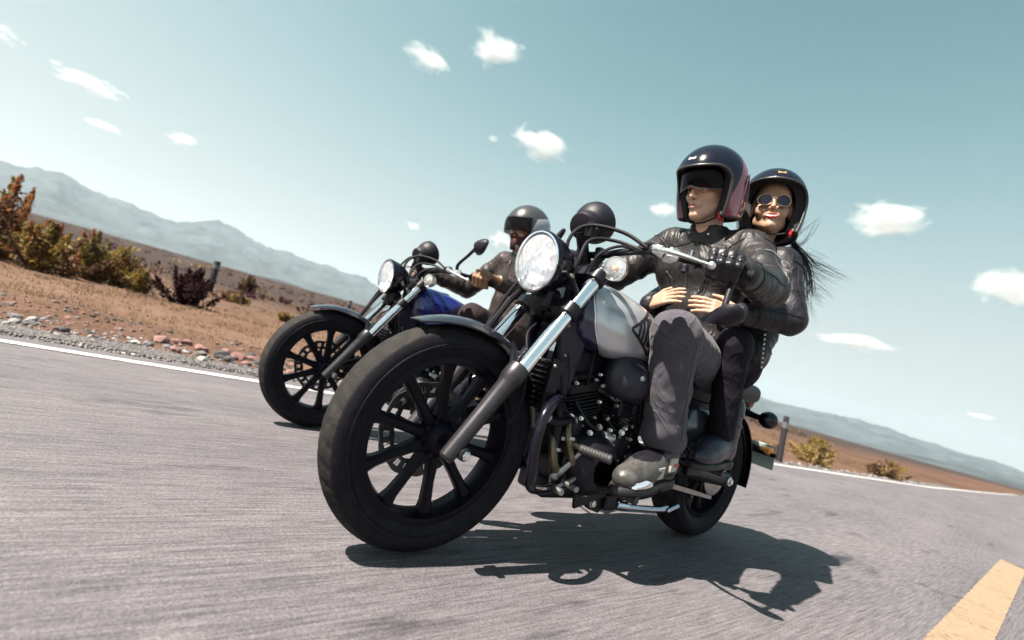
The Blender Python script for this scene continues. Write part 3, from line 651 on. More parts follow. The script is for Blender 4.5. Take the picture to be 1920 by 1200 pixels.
# handlebar -------------------------------------------------------------
def mir(pts,s): return [(x,y*s,z) for x,y,z in pts]
hbp=[(1.105,0,1.025),(1.105,.07,1.027),(1.10,.14,1.040),(1.075,.22,1.052),(1.02,.29,1.053),(.93,.42,1.043),(.90,.465,1.039)]
b=MB(); b.tube([(x,-y,z) for x,y,z in hbp[:0:-1]]+hbp,.0125,12); HB=b.build('handlebar',M_blk,P)
for s in(-1,1):
    b=MB(); b.cyl((1.115,.045*s,.955),(1.105,.045*s,1.025),.017); b.box((1.105,.045*s,1.03),(.04,.03,.04),ch=.2); b.build('riser',M_blk,HB)
    A=np.array((.985,.335*s,1.050)); B_=np.array((.893,.478*s,1.039)); b=MB(); dd=(B_-A)/np.linalg.norm(B_-A); L=np.linalg.norm(B_-A)
    pr=[(0,.0125),(0,.021),(.006,.021)]; 
    for q in np.linspace(.012,L-.012,22): pr+=[(q-.0015,.0165),(q,.0178),(q+.0015,.0165)]
    pr+=[(L-.006,.02),(L,.018),(L,1e-4)]; b.lathe(A,dd,pr,18); b.build('grip',M_rubber,HB,30)
    # perch, switch box, lever
    pv=np.array((1.055,.262*s,1.052)); b=MB()
    b.box((1.035,.275*s,1.054),(.042,.062,.04),Matrix.Rotation(-.55*s,3,'Z'),ch=.22); b.tube([(1.052,.25*s,1.054),(1.092,.252*s,1.056),(1.098,.285*s,1.053)],[.014,.015,.011],10); pe=b.build('lever_perch',M_alu,HB)
    b=MB(); b.box((1.075,.225*s,1.058),(.036,.05,.042),Matrix.Rotation(-.3*s,3,'Z'),ch=.18)
    for q in(-.012,0,.012): b.box((1.094,(.225+q)*s,1.064),(.008,.007,.02),ch=.2)
    b.build('switch_box',M_blk,pe)
    b=MB(); b.tube([(1.094,.258*s,1.053),(1.098,.31*s,1.046),(1.088,.36*s,1.036),(1.070,.405*s,1.026),(1.062,.432*s,1.020)],[.0125,.0125,.0095,.0075,.0075],10,flat=.75); b.sph((1.060,.436*s,1.019),.0125,14); b.build('lever',M_alu,pe)
    bolt(pe,(1.101,.262*s,1.066),(.3,0,1),.007,.006,M_steel)
    b=MB(); b.box((1.005,.312*s,1.024),(.022,.034,.024),Matrix.Rotation(-.5*s,3,'Z'),ch=.3); b.sph((1.012,.318*s,1.012),(.009,.012,.009),10); b.build('switch_knob',M_mblk,pe)
# cables: generous loops from the left lever and switch to the steering head
for pts,r_ in(([(1.09,.225,1.058),(1.13,.14,1.098),(1.205,.05,1.095),(1.26,.04,1.02),(1.235,.06,.90),(1.19,.05,.80)],.0065),
            ([(1.085,.215,1.048),(1.13,.12,1.068),(1.20,.075,1.045),(1.235,.085,.96),(1.215,.05,.84),(1.15,.04,.75)],.006),
            ([(1.07,.205,1.04),(1.13,.155,1.05),(1.19,.12,1.0),(1.19,.10,.93)],.005),
            ([(1.085,-.225,1.058),(1.14,-.13,1.10),(1.22,-.06,1.06),(1.27,-.1,.92),(1.315,-.145,.78),(1.36,-.15,.62),(1.37,-.118,.45)],.0065),
            ([(1.29,-.05,.86),(1.31,-.10,.80),(1.345,-.112,.72),(1.365,-.125,.66)],.011),
            ([(1.19,.055,.83),(1.24,.09,.72),(1.235,.135,.62),(1.20,.14,.53),(1.14,.13,.48),(1.08,.12,.47)],.0045),
            ([(1.26,0,.74),(1.33,.05,.69),(1.34,.1,.60),(1.33,.105,.5),(1.345,.10,.42)],.004)):
    b=MB(); b.tube(pts,r_,8); b.build('cable',M_rubber,P)
# turn signals ------------------------------------------------------------
for s in(-1,1):
    c=np.array((1.150,.165*s,.968)); d=np.array((.97,.22*s,-.06)); d/=np.linalg.norm(d); b=MB()
    b.lathe(c-d*.05,d,[(0,1e-4),(.0,.012),(.008,.026),(.026,.036),(.048,.040),(.052,.040),(.052,.037)],32); b.tube([c-d*.035,(1.14,.11*s,.93)],.011,8,smooth=False); T=b.build('turn_signal',M_alu,P)
    b=MB(); b.lathe(c,d,[(0,.0385)]+[(.010*(1-(r_/.0385)**2),max(r_,1e-4)) for r_ in np.linspace(.0385,0,8)],28); b.build('lens',M_lens,T)
    b=MB(); b.lathe(c-d*.012,d,[(0,.037),(.004,.02),(0.006,1e-4)],28); b.build('reflector',M_refl,T)
    b=MB(); b.sph(c-d*.002,.011,10); b.build('bulb',M_amber,T)
# tank ---------------------------------------------------------------------
TX=[(1.175,.085,.765,.880),(1.15,.118,.725,.912),(1.09,.138,.702,.932),(1.02,.149,.692,.935),(.93,.155,.69,.928),(.84,.152,.695,.912),(.76,.135,.70,.888),(.68,.108,.705,.858),(.60,.08,.71,.815),(.555,.05,.72,.775)]
def tank_pt(x,a,off=0,inset=1):
    X=[t[0] for t in TX][::-1]; hw=np.interp(x,X,[t[1] for t in TX][::-1]); z0=np.interp(x,X,[t[2] for t in TX][::-1]); z1=np.interp(x,X,[t[3] for t in TX][::-1])
    zc=(z0+z1)/2-.012; c,s_=math.cos(a),math.sin(a); hz=(z1-zc) if s_>0 else (zc-z0)
    e=.74 if s_>0 else .55
    y=hw*math.copysign(abs(c)**e,c)*(1-.10*max(0,s_)); z=zc+hz*math.copysign(abs(s_)**(.95 if s_>0 else .7),s_)
    n=np.array([0,math.copysign(abs(c)**1.2,c)/hw,s_/hz]); n/=np.linalg.norm(n)+1e-9
    return np.array([x,y,z])+n*off
def tank(off=0):
    n=40; xs_=np.concatenate([np.linspace(1.175,1.09,8),np.linspace(1.08,.555,40)]); V=[]
    # smoothed stations
    for x in xs_:
        for k in range(n): V.append(tank_pt(x,2*math.pi*k/n))
    F=[(i*n+k,(i+1)*n+k,(i+1)*n+(k+1)%n,i*n+(k+1)%n) for i in range(len(xs_)-1) for k in range(n)]+[tuple(range(n)),tuple((len(xs_)-1)*n+k for k in range(n))[::-1]]
    b=MB(); b.add(V,F); return b
_sm=spline([t for t in TX],5); TX=[tuple(t) for t in _sm]
TANK=tank().build('fuel_tank',M_navy,P,50)
def panel(s,off,x0f,m,name,parent,th=.007,grow=0):
    # raised side shell; front edge curves back towards the bottom
    na,nx=26,34; V=[]
    for sh in(0,1):
        for i in range(nx):
            for j in range(na):
                v=j/(na-1); a=R(-66-grow+ (66+grow+72+grow)*v)
                zf=v; xf=1.140+grow*.0016-.125*(1-min(1,v*1.6))**2.0-.035*max(0,v-.7)/.3
                x=xf+(.585-xf)*(i/(nx-1)); 
                ed=min(1,min(j,na-1-j,i*1.0,99)/2.0); o=off-(1-ed)*.004-(th if sh else 0)
                p=tank_pt(x,a,o); V.append((p[0],p[1]*s,p[2]))
    N=na*nx; F=[tuple(f) for f in grid_faces(nx,na)]; F=F+[tuple(k+N for k in f[::-1]) for f in F]
    for i in range(nx-1):
        for j in(0,na-1): F.append((i*na+j,(i+1)*na+j,(i+1)*na+j+N,i*na+j+N))
    for j in range(na-1):
        for i in(0,nx-1): F.append((i*na+j,i*na+j+1,i*na+j+1+N,i*na+j+N))
    b=MB(); b.add(V,F)
    bm=bmesh.new(); vs_=[bm.verts.new(p) for p in b.v]
    for f in b.f:
        try: bm.faces.new([vs_[i] for i in f])
        except ValueError: pass
    bmesh.ops.recalc_face_normals(bm,faces=bm.faces[:]); me=bpy.data.meshes.new(name); bm.to_mesh(me); bm.free(); me.materials.append(m)
    for p in me.polygons: p.use_smooth=True
    me.set_sharp_from_angle(angle=R(50)); return link(bpy.data.objects.new(name,me),parent)
for s in(-1,1):
    panel(s,.0075,0,M_trim,'panel_rim',TANK,grow=3)
    pn=panel(s,.0105,0,M_silver,'tank_panel',TANK)
    # dark wing emblem: a triangle outline with slanted bars
    def on(x,z,o): # point on the left tank side at given x,z
        lo,hi=-70,80
        for _ in range(30):
            m_=(lo+hi)/2
            if tank_pt(x,R(m_))[2]<z: lo=m_
            else: hi=m_
        p=tank_pt(x,R(lo),o); return (p[0],p[1]*s,p[2])
    def bar(b,p,q,wd):
        p=np.array(p);q=np.array(q);d=(q-p)/np.linalg.norm(q-p);n=np.array((-d[1],d[0])); k=8; V=[]
        for i in range(k+1):
            c_=p+(q-p)*i/k
            for sg in(-1,1): e=c_+n*sg*wd/2; V.append(on(e[0],e[1],.0125))
        F=[(2*i,2*i+1,2*i+3,2*i+2) for i in range(k)]; b.add(V,F)
    b=MB(); T0=(.985,.808); T1=(.86,.885); T2=(.86,.745)
    for p_,q_ in((T0,T1),(T1,T2),(T2,T0)): bar(b,p_,q_,.009)
    for k,xx in enumerate((.945,.925,.905)): bar(b,(xx,.784+.004*k-.012*k),(xx-.012,.845+.012*k),.011)
    bar(b,(.880,.77),(.880,.86),.022)
    b.build('emblem',mat('emblem_black',(.012,.01,.02),.35),TANK,None)
b=MB(); b.lathe((.93,0,.925),(0,0,1),[(0,.032),(.012,.03),(.014,.02),(.014,1e-4)],24); b.build('filler_cap',M_blk,TANK)
# frame -----------------------------------------------------------------
b=MB(); b.tube([(1.17,0,.83),(1.0,0,.80),(.75,0,.70),(.55,0,.66),(.2,0,.66),(-.12,0,.68)],.022,10)
for s in(-1,1):
    b.tube([(1.185,.03*s,.74),(1.17,.085*s,.62),(1.15,.10*s,.45),(1.10,.10*s,.28),(1.0,.10*s,.225),(.6,.10*s,.215),(.46,.10*s,.28),(.44,.10*s,.45),(.5,.09*s,.66)],.0185,12)
    b.tube([(.45,.10*s,.5),(.2,.11*s,.60),(-.12,.10*s,.66)],.014,10)
b.build('frame',M_blk,P)
# steering shroud plates beside the head tube
for s in(-1,1):
    b=MB(); b.prism([(1.215,.80),(1.225,.72),(1.185,.60),(1.165,.545),(1.125,.55),(1.105,.70),(1.12,.80)],.070*s,.086*s,1); sh=b.build('shroud',mat('dark_shroud',(.012,.011,.024),.42,spec=.35,var=.15),P,25)
    for (x,z) in((1.205,.755),(1.185,.66),(1.15,.57),(1.12,.735)): bolt(sh,(x,.0865*s,z),(0,s,0),.006,.005)
# radiator -------------------------------------------------------------
b=MB(); b.box((1.245,0,.555),(.035,.26,.155),Matrix.Rotation(.10,3,'Y'),ch=.06); RD=b.build('radiator',M_mblk,P)
me=None
for k in range(9):
    z=.49+.0165*k
    if me is None:
        b=MB(); b.box((0,0,0),(.014,.235,.006),Matrix.Rotation(-.5,3,'Y'),ch=.2); o=b.build('louvre',M_blk,RD); me=o.data
    else: o=link(bpy.data.objects.new('louvre',me),RD)
    o.location=(1.268-.0*k,0,z)
for s in(-1,1): b=MB(); b.box((1.255,.135*s,.555),(.045,.012,.17),ch=.1); b.build('radiator_side',M_blk,RD)
for z in(.485,.62): bolt(RD,(1.27,.142,z),(.3,1,0),.006,.005)
# engine ------------------------------------------------------------------
E=SDF((.55,-.2,.15),(1.2,.2,.52),.006)
E.box((.88,0,.33),(.20,.085,.085),.03,.02); E.cap((.98,-.1,.33),(.98,.1,.33),.115,k=.03); E.cap((.74,-.09,.33),(.74,.09,.33),.10,k=.03); E.box((.9,0,.215),(.2,.07,.035),.015,.02); E.box((.97,0,.43),(.13,.07,.05),.02,.03)
EN=E.build('engine',M_oil,P)
def cover(c,r,y0,y1,m,name='engine_cover',n=36):
    b=MB(); b.lathe((c[0],0,c[1]),(0,1,0),[(y0,r),(y1-.012,r),(y1-.004,r*.93),(y1,r*.8),(y1,r*.34),(y1+.004,r*.32),(y1+.004,1e-4)],n); o=b.build(name,m,EN,30)
    for k in range(7):
        t=2*math.pi*k/7+.2; bolt(EN,(c[0]+r*.9*math.cos(t),y1-.006,c[1]+r*.9*math.sin(t)),(0,1,0),.0055,.006,M_steel)
cover((1.0,.325),.105,.09,.135,M_oil); cover((.77,.335),.085,.09,.145,M_oil); cover((1.08,.44),.045,.05,.115,M_blk)
cover((.87,.40),.047,.08,.16,M_mblk)
for s in(-1,):
    b=MB(); b.lathe((.95,0,.33),(0,-1,0),[(.08,.13),(.12,.13),(.135,.115),(.14,.08),(.14,1e-4)],36); b.build('clutch_cover',M_oil,EN,30)
def cylinder(base,tilt,L,r):
    d=np.array([math.sin(tilt),0,math.cos(tilt)]); Mx=Matrix.Rotation(tilt,3,'Y'); base=np.array(base)
    b=MB(); b.cyl(base,base+d*L,r*.74,n=28); c=b.build('cylinder',M_oil,EN)
    me=None
    b=MB(); N=13
    for k in range(N):
        q=base+d*(.012+L*.78*k/N); wd=r*(1.0+.05*math.sin(k)); b.box(q,(wd*1.9,wd*1.85,.0045),Mx,ch=.3)
    f=b.build('fin',M_fin,EN); f['kind']='stuff'
    b=MB(); b.box(base+d*(L*.90),(r*1.85,r*1.8,L*.2),Mx,ch=.16); b.box(base+d*(L*1.08),(r*1.55,r*1.6,L*.16),Mx,ch=.3); hh=b.build('cylinder_head',M_oil,EN)
    for (u,v) in((-1,1),(1,1)): bolt(EN,base+d*(L*1.02)+np.array(Mx@Vector((u*r*.62,r*.92,0))),(0,1,0),.007,.008,M_alu)
    for (u,v) in((-.8,.9),(.8,.9)): bolt(EN,base+d*(L*.35)+np.array(Mx@Vector((u*r*.8,r*.95,0))),(0,1,0),.005,.006,M_alu)
    b=MB(); b.tube([base+d*L*.95+np.array([0,r*.9,0]),base+d*L*1.1+np.array([.02,r*1.25,.02]),base+d*L*1.25+np.array([-.02,r*.8,.06])],.006,8); b.build('plug_lead',M_rubber,EN)
cylinder((1.0,0.02,.40),.28,.20,.078); cylinder((.845,.02,.42),-.32,.20,.074)
# carburettor and intake between the cylinders, hoses, oil lines, sensors
b=MB(); b.cyl((.915,.05,.60),(.92,.13,.585),.035); b.cyl((.92,.12,.585),(.92,.145,.58),.026); b.build('carburettor',M_steel,EN)
for pts,r_,m in(([(1.10,.10,.47),(1.12,.13,.42),(1.10,.145,.36),(1.06,.145,.31)],.011,M_brass),([(1.13,.06,.42),(1.15,.10,.39),(1.145,.12,.33),(1.11,.12,.285)],.014,M_brass),([(1.10,.12,.39),(1.07,.15,.385),(1.05,.15,.37)],.010,M_brass),
    ([(1.24,.09,.48),(1.20,.12,.45),(1.14,.12,.455),(1.08,.10,.47)],.013,M_rubber),([(.95,.11,.50),(.90,.13,.46),(.86,.15,.43)],.006,M_rubber),([(.80,.12,.50),(.76,.13,.44),(.70,.13,.40)],.006,M_rubber),
    ([(1.08,.09,.52),(1.05,.13,.47),(1.0,.135,.45)],.008,M_blk),([(.7,.1,.55),(.74,.13,.50),(.8,.12,.47)],.007,M_rubber),([(1.04,.12,.25),(.9,.135,.235),(.75,.13,.25)],.009,M_oil)):
    b=MB(); b.tube(pts,r_,8); b.build('hose',m,EN)
for x,y,z,r_,m in((1.115,.118,.475,.009,M_alu),(1.075,.125,.475,.008,M_alu),(1.03,.14,.435,.010,M_alu),(1.125,.12,.40,.008,M_alu),(.965,.12,.455,.012,M_steel),(.93,.14,.455,.007,M_alu),(.885,.155,.455,.012,M_alu),(.865,.15,.47,.008,M_alu),(.82,.15,.435,.007,M_alu),(.985,.105,.595,.007,M_alu),(.80,.11,.60,.007,M_alu),(1.0,.12,.54,.006,M_alu),(1.02,.11,.63,.006,M_alu),(.905,.12,.54,.008,M_steel),(.84,.12,.53,.007,M_alu)):
    bolt(EN,(x,y,z),(.2,1,.1),r_,.009,m)
b=MB(); b.cyl((.90,.13,.425),(.955,.13,.425),.024); b.build('starter_motor',M_alu,EN)
b=MB(); b.lathe((1.075,.0,.365),(0,1,0),[(.10,.03),(.135,.03),(.14,.024),(.14,.012),(.13,.011),(.13,1e-4)],24); b.build('pump',M_brass,EN,30)
b=MB()
for k in range(7): b.box((1.005-.004*k,.137,.285-.010*k),(.055,.006,.0045),ch=.2)
b.build('cover_rib',M_oil,EN)
b=MB(); b.box((1.0,0,.645),(.22,.13,.13),ch=.15); b.build('dark_gap_filler',M_mblk,P)  # added block, keeps the see-through gap below the tank dark
b=MB(); b.box((1.06,0,.60),(.10,.10,.10),ch=.2); b.build('coil_cover',M_mblk,P)
for pts in ([(1.06,-.02,.60),(1.14,-.03,.57),(1.17,-.05,.46),(1.14,-.08,.32),(1.05,-.12,.25)],[(1.09,.045,.52),(1.135,.05,.50),(1.16,.03,.40),(1.13,-.02,.30)]):
    b=MB(); b.tube(pts,.018,12); b.build('exhaust_header',M_exh,EN)
for (c_,d_,r_) in (((1.11,.137,.405),(.1,.3,-1),.013),((1.065,.146,.315),(-1,0,-.6),.013),((1.135,.112,.36),(.1,.2,-1),.016),((1.21,.112,.457),(-1,.4,-.3),.015),((1.10,.116,.462),(-1,-.2,.3),.015),((.935,.118,.49),(-1,.4,-.6),.008),((.79,.124,.48),(-.5,.2,-1),.008)):
    d_=np.array(d_,float)/np.linalg.norm(d_); b=MB(); b.lathe(np.array(c_),d_,[(-.005,r_),(-.005,r_+.0025),(.005,r_+.0025),(.005,r_)],16,closed=True); b.build('hose_clamp',M_steel,EN,30)
b=MB()
for k in range(9):
    t=R(-60+30*k); b.box((1.0+.075*math.cos(t),.1385,.325+.075*math.sin(t)),(.030,.004,.006),Matrix.Rotation(-t,3,'Y'),ch=.2)
f_=b.build('cover_spoke_rib',M_oil,EN); f_['kind']='stuff'
b=MB(); b.lathe((1.0,0,.325),(0,1,0),[(.134,.034),(.141,.032),(.142,.022),(.139,.020),(.139,1e-4)],24); b.build('inspection_cap',M_steel,EN,30)
b=MB(); b.lathe((.77,0,.335),(0,1,0),[(.142,.05),(.148,.048),(.149,.04),(.146,.038)],28); b.build('sprocket_cover_ring',M_steel,EN,30)
# engine guard loop ----------------------------------------------------------
for s in(-1,1):
    b=MB(); b.tube([(1.135,.09*s,.52),(1.19,.13*s,.525),(1.27,.18*s,.515),(1.32,.205*s,.475),(1.33,.21*s,.40),(1.31,.205*s,.315),(1.285,.19*s,.268),(1.22,.165*s,.25),(1.12,.13*s,.245),(1.02,.11*s,.24)],.0165,14); b.build('engine_guard',M_gblk,P,60)
# pegs, shifter, side stand ----------------------------------------------------
def peg(a,bq,r_,parent,name='foot_peg'):
    a=np.array(a,float);bq=np.array(bq,float);d=(bq-a);L=np.linalg.norm(d); pr=[(0,1e-4),(0,r_)]
    for q in np.linspace(.008,L-.008,10): pr+=[(q-.003,r_*.86),(q-.001,r_),(q+.002,r_)]
    pr+=[(L,r_*.9),(L,1e-4)]; b=MB(); b.lathe(a,d,pr,16); return b.build(name,mat('peg_rubber',(.03,.028,.03),.6),parent,25)
pgs=peg((1.085,.165,.385),(1.045,.262,.385),.0155,P)
b=MB(); b.tube([(1.06,.16,.385),(1.085,.14,.33),(1.12,.12,.275),(1.10,.10,.25)],[.010,.010,.013,.013],8); b.build('peg_arm',M_steel,pgs)
for s in(-1,1):
    pg=peg((.88,.155*s,.262),(.87,.27*s,.262),.017,P)
    b=MB(); b.box((.93,.118*s,.255),(.16,.014,.13),Matrix.Rotation(.3,3,'Y'),ch=.2); b.tube([(.98,.12*s,.26),(.92,.15*s,.262),(.88,.16*s,.262)],.014,8); b.build('peg_bracket',M_blk,pg)
    for (x,z) in((.955,.225),(.935,.285),(.99,.27)): bolt(pg,(x,.126*s,z),(0,s,0),.011,.007,M_alu)
b=MB(); b.tube([(.97,.135,.285),(1.03,.15,.30),(1.09,.16,.275),(1.11,.16,.27)],.008,8); b.cyl((1.11,.15,.27),(1.11,.215,.27),.010); b.cyl((1.145,.15,.25),(1.145,.19,.25),.011); b.tube([(1.11,.16,.27),(1.145,.155,.25)],.006,6,smooth=False); b.build('shift_lever',M_steel,P)
b=MB(); b.box((.80,.115,.195),(.06,.03,.06),ch=.2); st=b.build('side_stand',M_blk,P)
b=MB(); b.cyl((.775,.13,.19),(.715,.135,.185),.017); b.tube([(.74,.135,.185),(.64,.15,.185),(.56,.17,.19),(.52,.18,.20)],[.011,.010,.011,.014],10); b.box((.50,.185,.205),(.075,.035,.016),Matrix.Rotation(.3,3,'Y'),ch=.3); b.build('stand_arm',mat('bright_stand_metal',(.55,.62,.72),.22,1),st)
# lower cross plate and sump
b=MB(); b.prism([(.99,.30),(1.0,.235),(.9,.165),(.84,.150),(.80,.185),(.82,.28)],.10,.112,1); lb=b.build('bracket_plate',M_blk,P,25)
for (x,z) in((.955,.235),(.885,.185)): bolt(lb,(x,.1125,z),(0,1,0),.015,.009,M_alu)
# seat ---------------------------------------------------------------------
S=SDF((-.35,-.2,.55),(.62,.2,.9),.007)
S.box((.40,0,.665),(.20,.135,.05),.045,.02); S.ell((.28,0,.71),(.12,.15,.07),.03); S.box((.02,0,.735),(.24,.115,.045),.04,.04)
ST=S.build('seat',M_seat,P)
b=MB(); b.box((.40,.128,.615),(.33,.012,.03),ch=.2); b.build('seat_base',M_blk,ST)
# side cover, airbox bulge, oil tank
for s in(-1,1):
    S=SDF((.05,.02,.38),(.56,.2,.66),.007); S.box((.30,.10,.535),(.13,.05,.085),.045,.03); S.ell((.33,.12,.52),(.12,.05,.08),.03); S.box((.30,.09,.46),(.10,.03,.05),.02,.03)
    V,Q=S.mesh(); V[:,1]*=s; mesh_np('side_cover',V,Q if s>0 else Q[:,::-1],M_greyblue,P)
    S=SDF((.72,.03,.50),(1.05,.26,.74),.006); S.ell((.885,.13,.64),(.115,.055,.085),.03); S.box((.885,.12,.645),(.09,.05,.06),.035,.03); S.ell((.885,.165,.63),(.075,.035,.06),.02)
    V,Q=S.mesh(); V[:,1]*=s; ab=mesh_np('airbox_cover',V,Q if s>0 else Q[:,::-1],mat('airbox_grey',(.018,.017,.028),.4,spec=.35),P)
    bolt(ab,(.905,.196*s,.655),(0,s,0),.011,.006,M_alu)
    b=MB(); b.box((.865,.12*s,.545),(.075,.04,.08),ch=.15); 
    for k in range(4): b.box((.865,.142*s,.52+.016*k),(.07,.006,.006),ch=.2)
    b.build('ignition_module',M_mblk,P)
# swingarm, shocks, chain guard --------------------------------------------------
for s in(-1,1):
    b=MB(); b.tube([(.46,.10*s,.345),(.30,.115*s,.335),(.1,.122*s,.318),(-.03,.122*s,.311)],[.03,.028,.026,.028],12,flat=1.25); sw=b.build('swingarm',M_blk,P)
    b=MB(); b.box((.33,.145*s,.345),(.11,.02,.045),ch=.2); b.build('swingarm_guard',M_mblk,sw)
    b=MB(); b.cyl((0,.12*s,.311),(0,.158*s,.311),.021,n=20); b.cyl((0,.155*s,.311),(0,.166*s,.311),.013,n=6); b.build('axle_nut',M_alu,sw)
    a=np.array((.07,.125*s,.34)); c=np.array((.16,.125*s,.62)); b=MB(); b.cyl(a,c,.018); sk_=b.build('shock_absorber',M_blk,P)
    t=np.linspace(0,1,90); ax=(c-a)/np.linalg.norm(c-a); u=np.cross(ax,(0,1,0)); b=MB(); b.tube([a+(c-a)*(.12+.72*q)+.03*(math.cos(q*50)*u+math.sin(q*50)*np.array((0,1,0))) for q in t],.0052,6,smooth=False); b.build('spring',M_gblk,sk_)
b=MB(); b.prism([(.44,.40),(.30,.415),(.05,.415),(-.06,.38),(-.06,.365),(.05,.395),(.30,.395),(.44,.37)],.095,.108,1); b.build('chain_guard',M_mblk,P,25)
b=MB(); b.prism([(.44,.275),(.20,.245),(.02,.22),(.02,.205),(.2,.225),(.44,.255)],.088,.10,1); b.build('chain',M_steel,P,25)
# passenger pegs
for s in(-1,1):
    pg=peg((.33,.16*s,.375),(.32,.265*s,.375),.0135,P); b=MB(); b.tube([(.42,.11*s,.45),(.37,.14*s,.40),(.33,.165*s,.375)],.011,8); b.build('peg_bracket',M_blk,pg)
# rear fender, plate, signals, tail lamp
b=arch('rear_fender',WR,.372,60,188,.098,None,taper=False,drop=.05); rf=b.build('rear_fender',M_gblk,P,40)
b=MB(); b.tube([(-.30,.0,.50),(-.40,.03,.49),(-.47,.05,.47)],.012,8); b.box((-.44,.055,.46),(.02,.20,.02)); pb=b.build('plate_bracket',M_blk,P)
b=MB(); b.box((-.465,.070,.445),(.006,.14,.125),Matrix.Rotation(.12,3,'Y'),ch=.2); b.build('licence_plate',M_plate,pb)
b=MB(); b.lathe((-.452,.085,.475),(.3,1,0),[(-.01,1e-4),(-.01,.018),(.02,.022),(.045,.022),(.05,1e-4)],16); b.build('reflector',M_amber,pb)
b=MB(); b.lathe((-.27,0,.69),(-1,0,.15),[(0,.02),(.01,.036),(.04,.04),(.05,.034),(.053,1e-4)],24); b.build('tail_lamp',mat('red_lens',(.10,.008,.01),.2,coat=.2),P)
for s in(-1,1):
    c=np.array((-.075,.225*s,.632)); d=np.array((-.95,.1*s,0)); d/=np.linalg.norm(d); b=MB()
    b.lathe(c-d*.04,d,[(-.01,1e-4),(-.006,.016),(.008,.032),(.03,.040),(.045,.0395),(.046,.036)],28); b.tube([c,(-.07,.16*s,.635),(-.06,.10*s,.645)],[.012,.014,.02],10); b.cyl((-.07,.188*s,.633),(-.072,.196*s,.633),.017,n=14); T=b.build('turn_signal',M_gblk,P)
    b=MB(); b.lathe(c,d,[(.004,.0365),(.012,.02),(.014,1e-4)],24); b.build('lens',M_amber,T)
# exhaust on the right
b=MB(); b.tube([(1.08,-.05,.50),(1.16,-.12,.44),(1.12,-.15,.30),(.95,-.16,.24),(.5,-.17,.25),(.2,-.18,.27)],.022,12); b.cyl((.28,-.185,.265),(-.28,-.20,.30),.047,n=24); b.build('exhaust',M_exh,P)
# mirrors: bar-end pod hung under the left grip on this machine
def mirror(parent,stem,c,d,up,w_,h_,name='mirror',tp=0,dp=1):
    d=np.array(d,float);d/=np.linalg.norm(d);s_=np.cross(up,d);s_/=np.linalg.norm(s_);u=np.cross(d,s_); V=[];n=28
    prof=[(0,.93),(.004,1.0),(.012,1.0),(.026,.86),(.042,.55),(.052,.22),(.054,.01)]
    for h,q in prof:
        for k in range(n):
            t=2*math.pi*k/n; ct,st_=math.cos(t),math.sin(t)
            e=lambda v:math.copysign(abs(v)**(.72 if not tp else 1),v); V.append(np.array(c)+d*h*dp+q*(w_*e(ct)*(1+.18*e(st_)-tp*st_)*s_+h_*e(st_)*u))
    F=[(i*n+k,i*n+(k+1)%n,(i+1)*n+(k+1)%n,(i+1)*n+k) for i in range(len(prof)-1) for k in range(n)]
    b=MB(); b.add(V,F); b.tube(stem,[.0105,.009,.010],10); o=b.build(name,M_mblk,parent,45)
    b=MB(); b.add(V[:n],[tuple(range(n))]); b.build('mirror_glass',mat('mirror_glass',(.8,.85,.9),.03,1),o,None); return o
# ---------------------------------------------------------------- people
def skin(name,a,b):
    m=mat(name,a,.45,col2=b,vscale=16,bump=.12,bscale=500,spec=.4); bs=m.node_tree.nodes['Principled BSDF']
    bs.inputs['Subsurface Weight'].default_value=.3; bs.inputs['Subsurface Radius'].default_value=(.012,.005,.003); bs.inputs['Subsurface Scale'].default_value=.6; return m
M_skinm=skin('man_skin',(.68,.44,.315),(.58,.355,.25)); M_skinw=skin('woman_skin',(.46,.29,.205),(.39,.24,.165))
M_lipm=mat('man_lips',(.42,.20,.17),.4); M_lipw=mat('red_lips',(.32,.03,.03),.3)
M_eye=mat('eye_white',(.55,.53,.5),.15,coat=.5); M_iris=mat('dark_iris',(.012,.008,.006),.1,coat=.5)
M_brow=mat('dark_brow_hair',(.018,.012,.010),.6); M_stub=mat('stubbled_skin',(.56,.37,.275),.55,col2=(.46,.295,.22),vscale=90); M_teeth=mat('teeth',(.7,.68,.62),.25)
M_leath=mat('black_leather',(.0165,.0148,.0162),.46,var=.3,vscale=9,bump=.35,bscale=90,rvar=.1,spec=.34,crease=(13,.007,(1,1,.6)))
M_leathw=mat('soft_black_jacket',(.009,.008,.013),.5,var=.3,vscale=9,bump=.3,bscale=90,rvar=.1,spec=.35,crease=(13,.006,(1,1,.6)))
M_leathb=mat('brown_leather',(.030,.021,.019),.44,var=.4,vscale=9,bump=.3,bscale=90,rvar=.1,spec=.4,crease=(13,.007,(1,1,.6)))
M_cotton=mat('dark_grey_cotton_trousers',(.066,.062,.077),.9,var=.15,vscale=14,bump=.3,bscale=400,sheen=.1,spec=.2,crease=(11,.012,(1,1,.6)))
M_tight=mat('black_stretch_trousers',(.007,.0055,.010),.8,var=.2,spec=.2,crease=(12,.008,(1,1,.6)))
M_brown=mat('dark_brown_trousers',(.024,.016,.018),.85,spec=.2,crease=(12,.010,(1,1,.6)),var=.2)
M_glove=mat('black_leather_glove',(.009,.008,.012),.42,spec=.35,bump=.35,bscale=70,rvar=.1)
M_pad=mat('glove_knuckle_pad',(.012,.011,.015),.38)
M_tan=mat('tan_leather_glove',(.22,.115,.06),.5,bump=.35,bscale=60,var=.3)
M_shell=mat('navy_black_helmet_paint',(.005,.005,.014),.16,coat=.3,spec=.25)
M_maroon=mat('maroon_helmet_stripe',(.22,.008,.045),.18,coat=1)
M_matte=mat('matte_black_helmet_paint',(.034,.034,.037),.30,coat=.3)
M_white=mat('silver_white_helmet_panel',(.26,.28,.32),.25,coat=.5)
M_liner=mat('helmet_liner_cloth',(.010,.009,.013),.85,bump=.3,bscale=120)
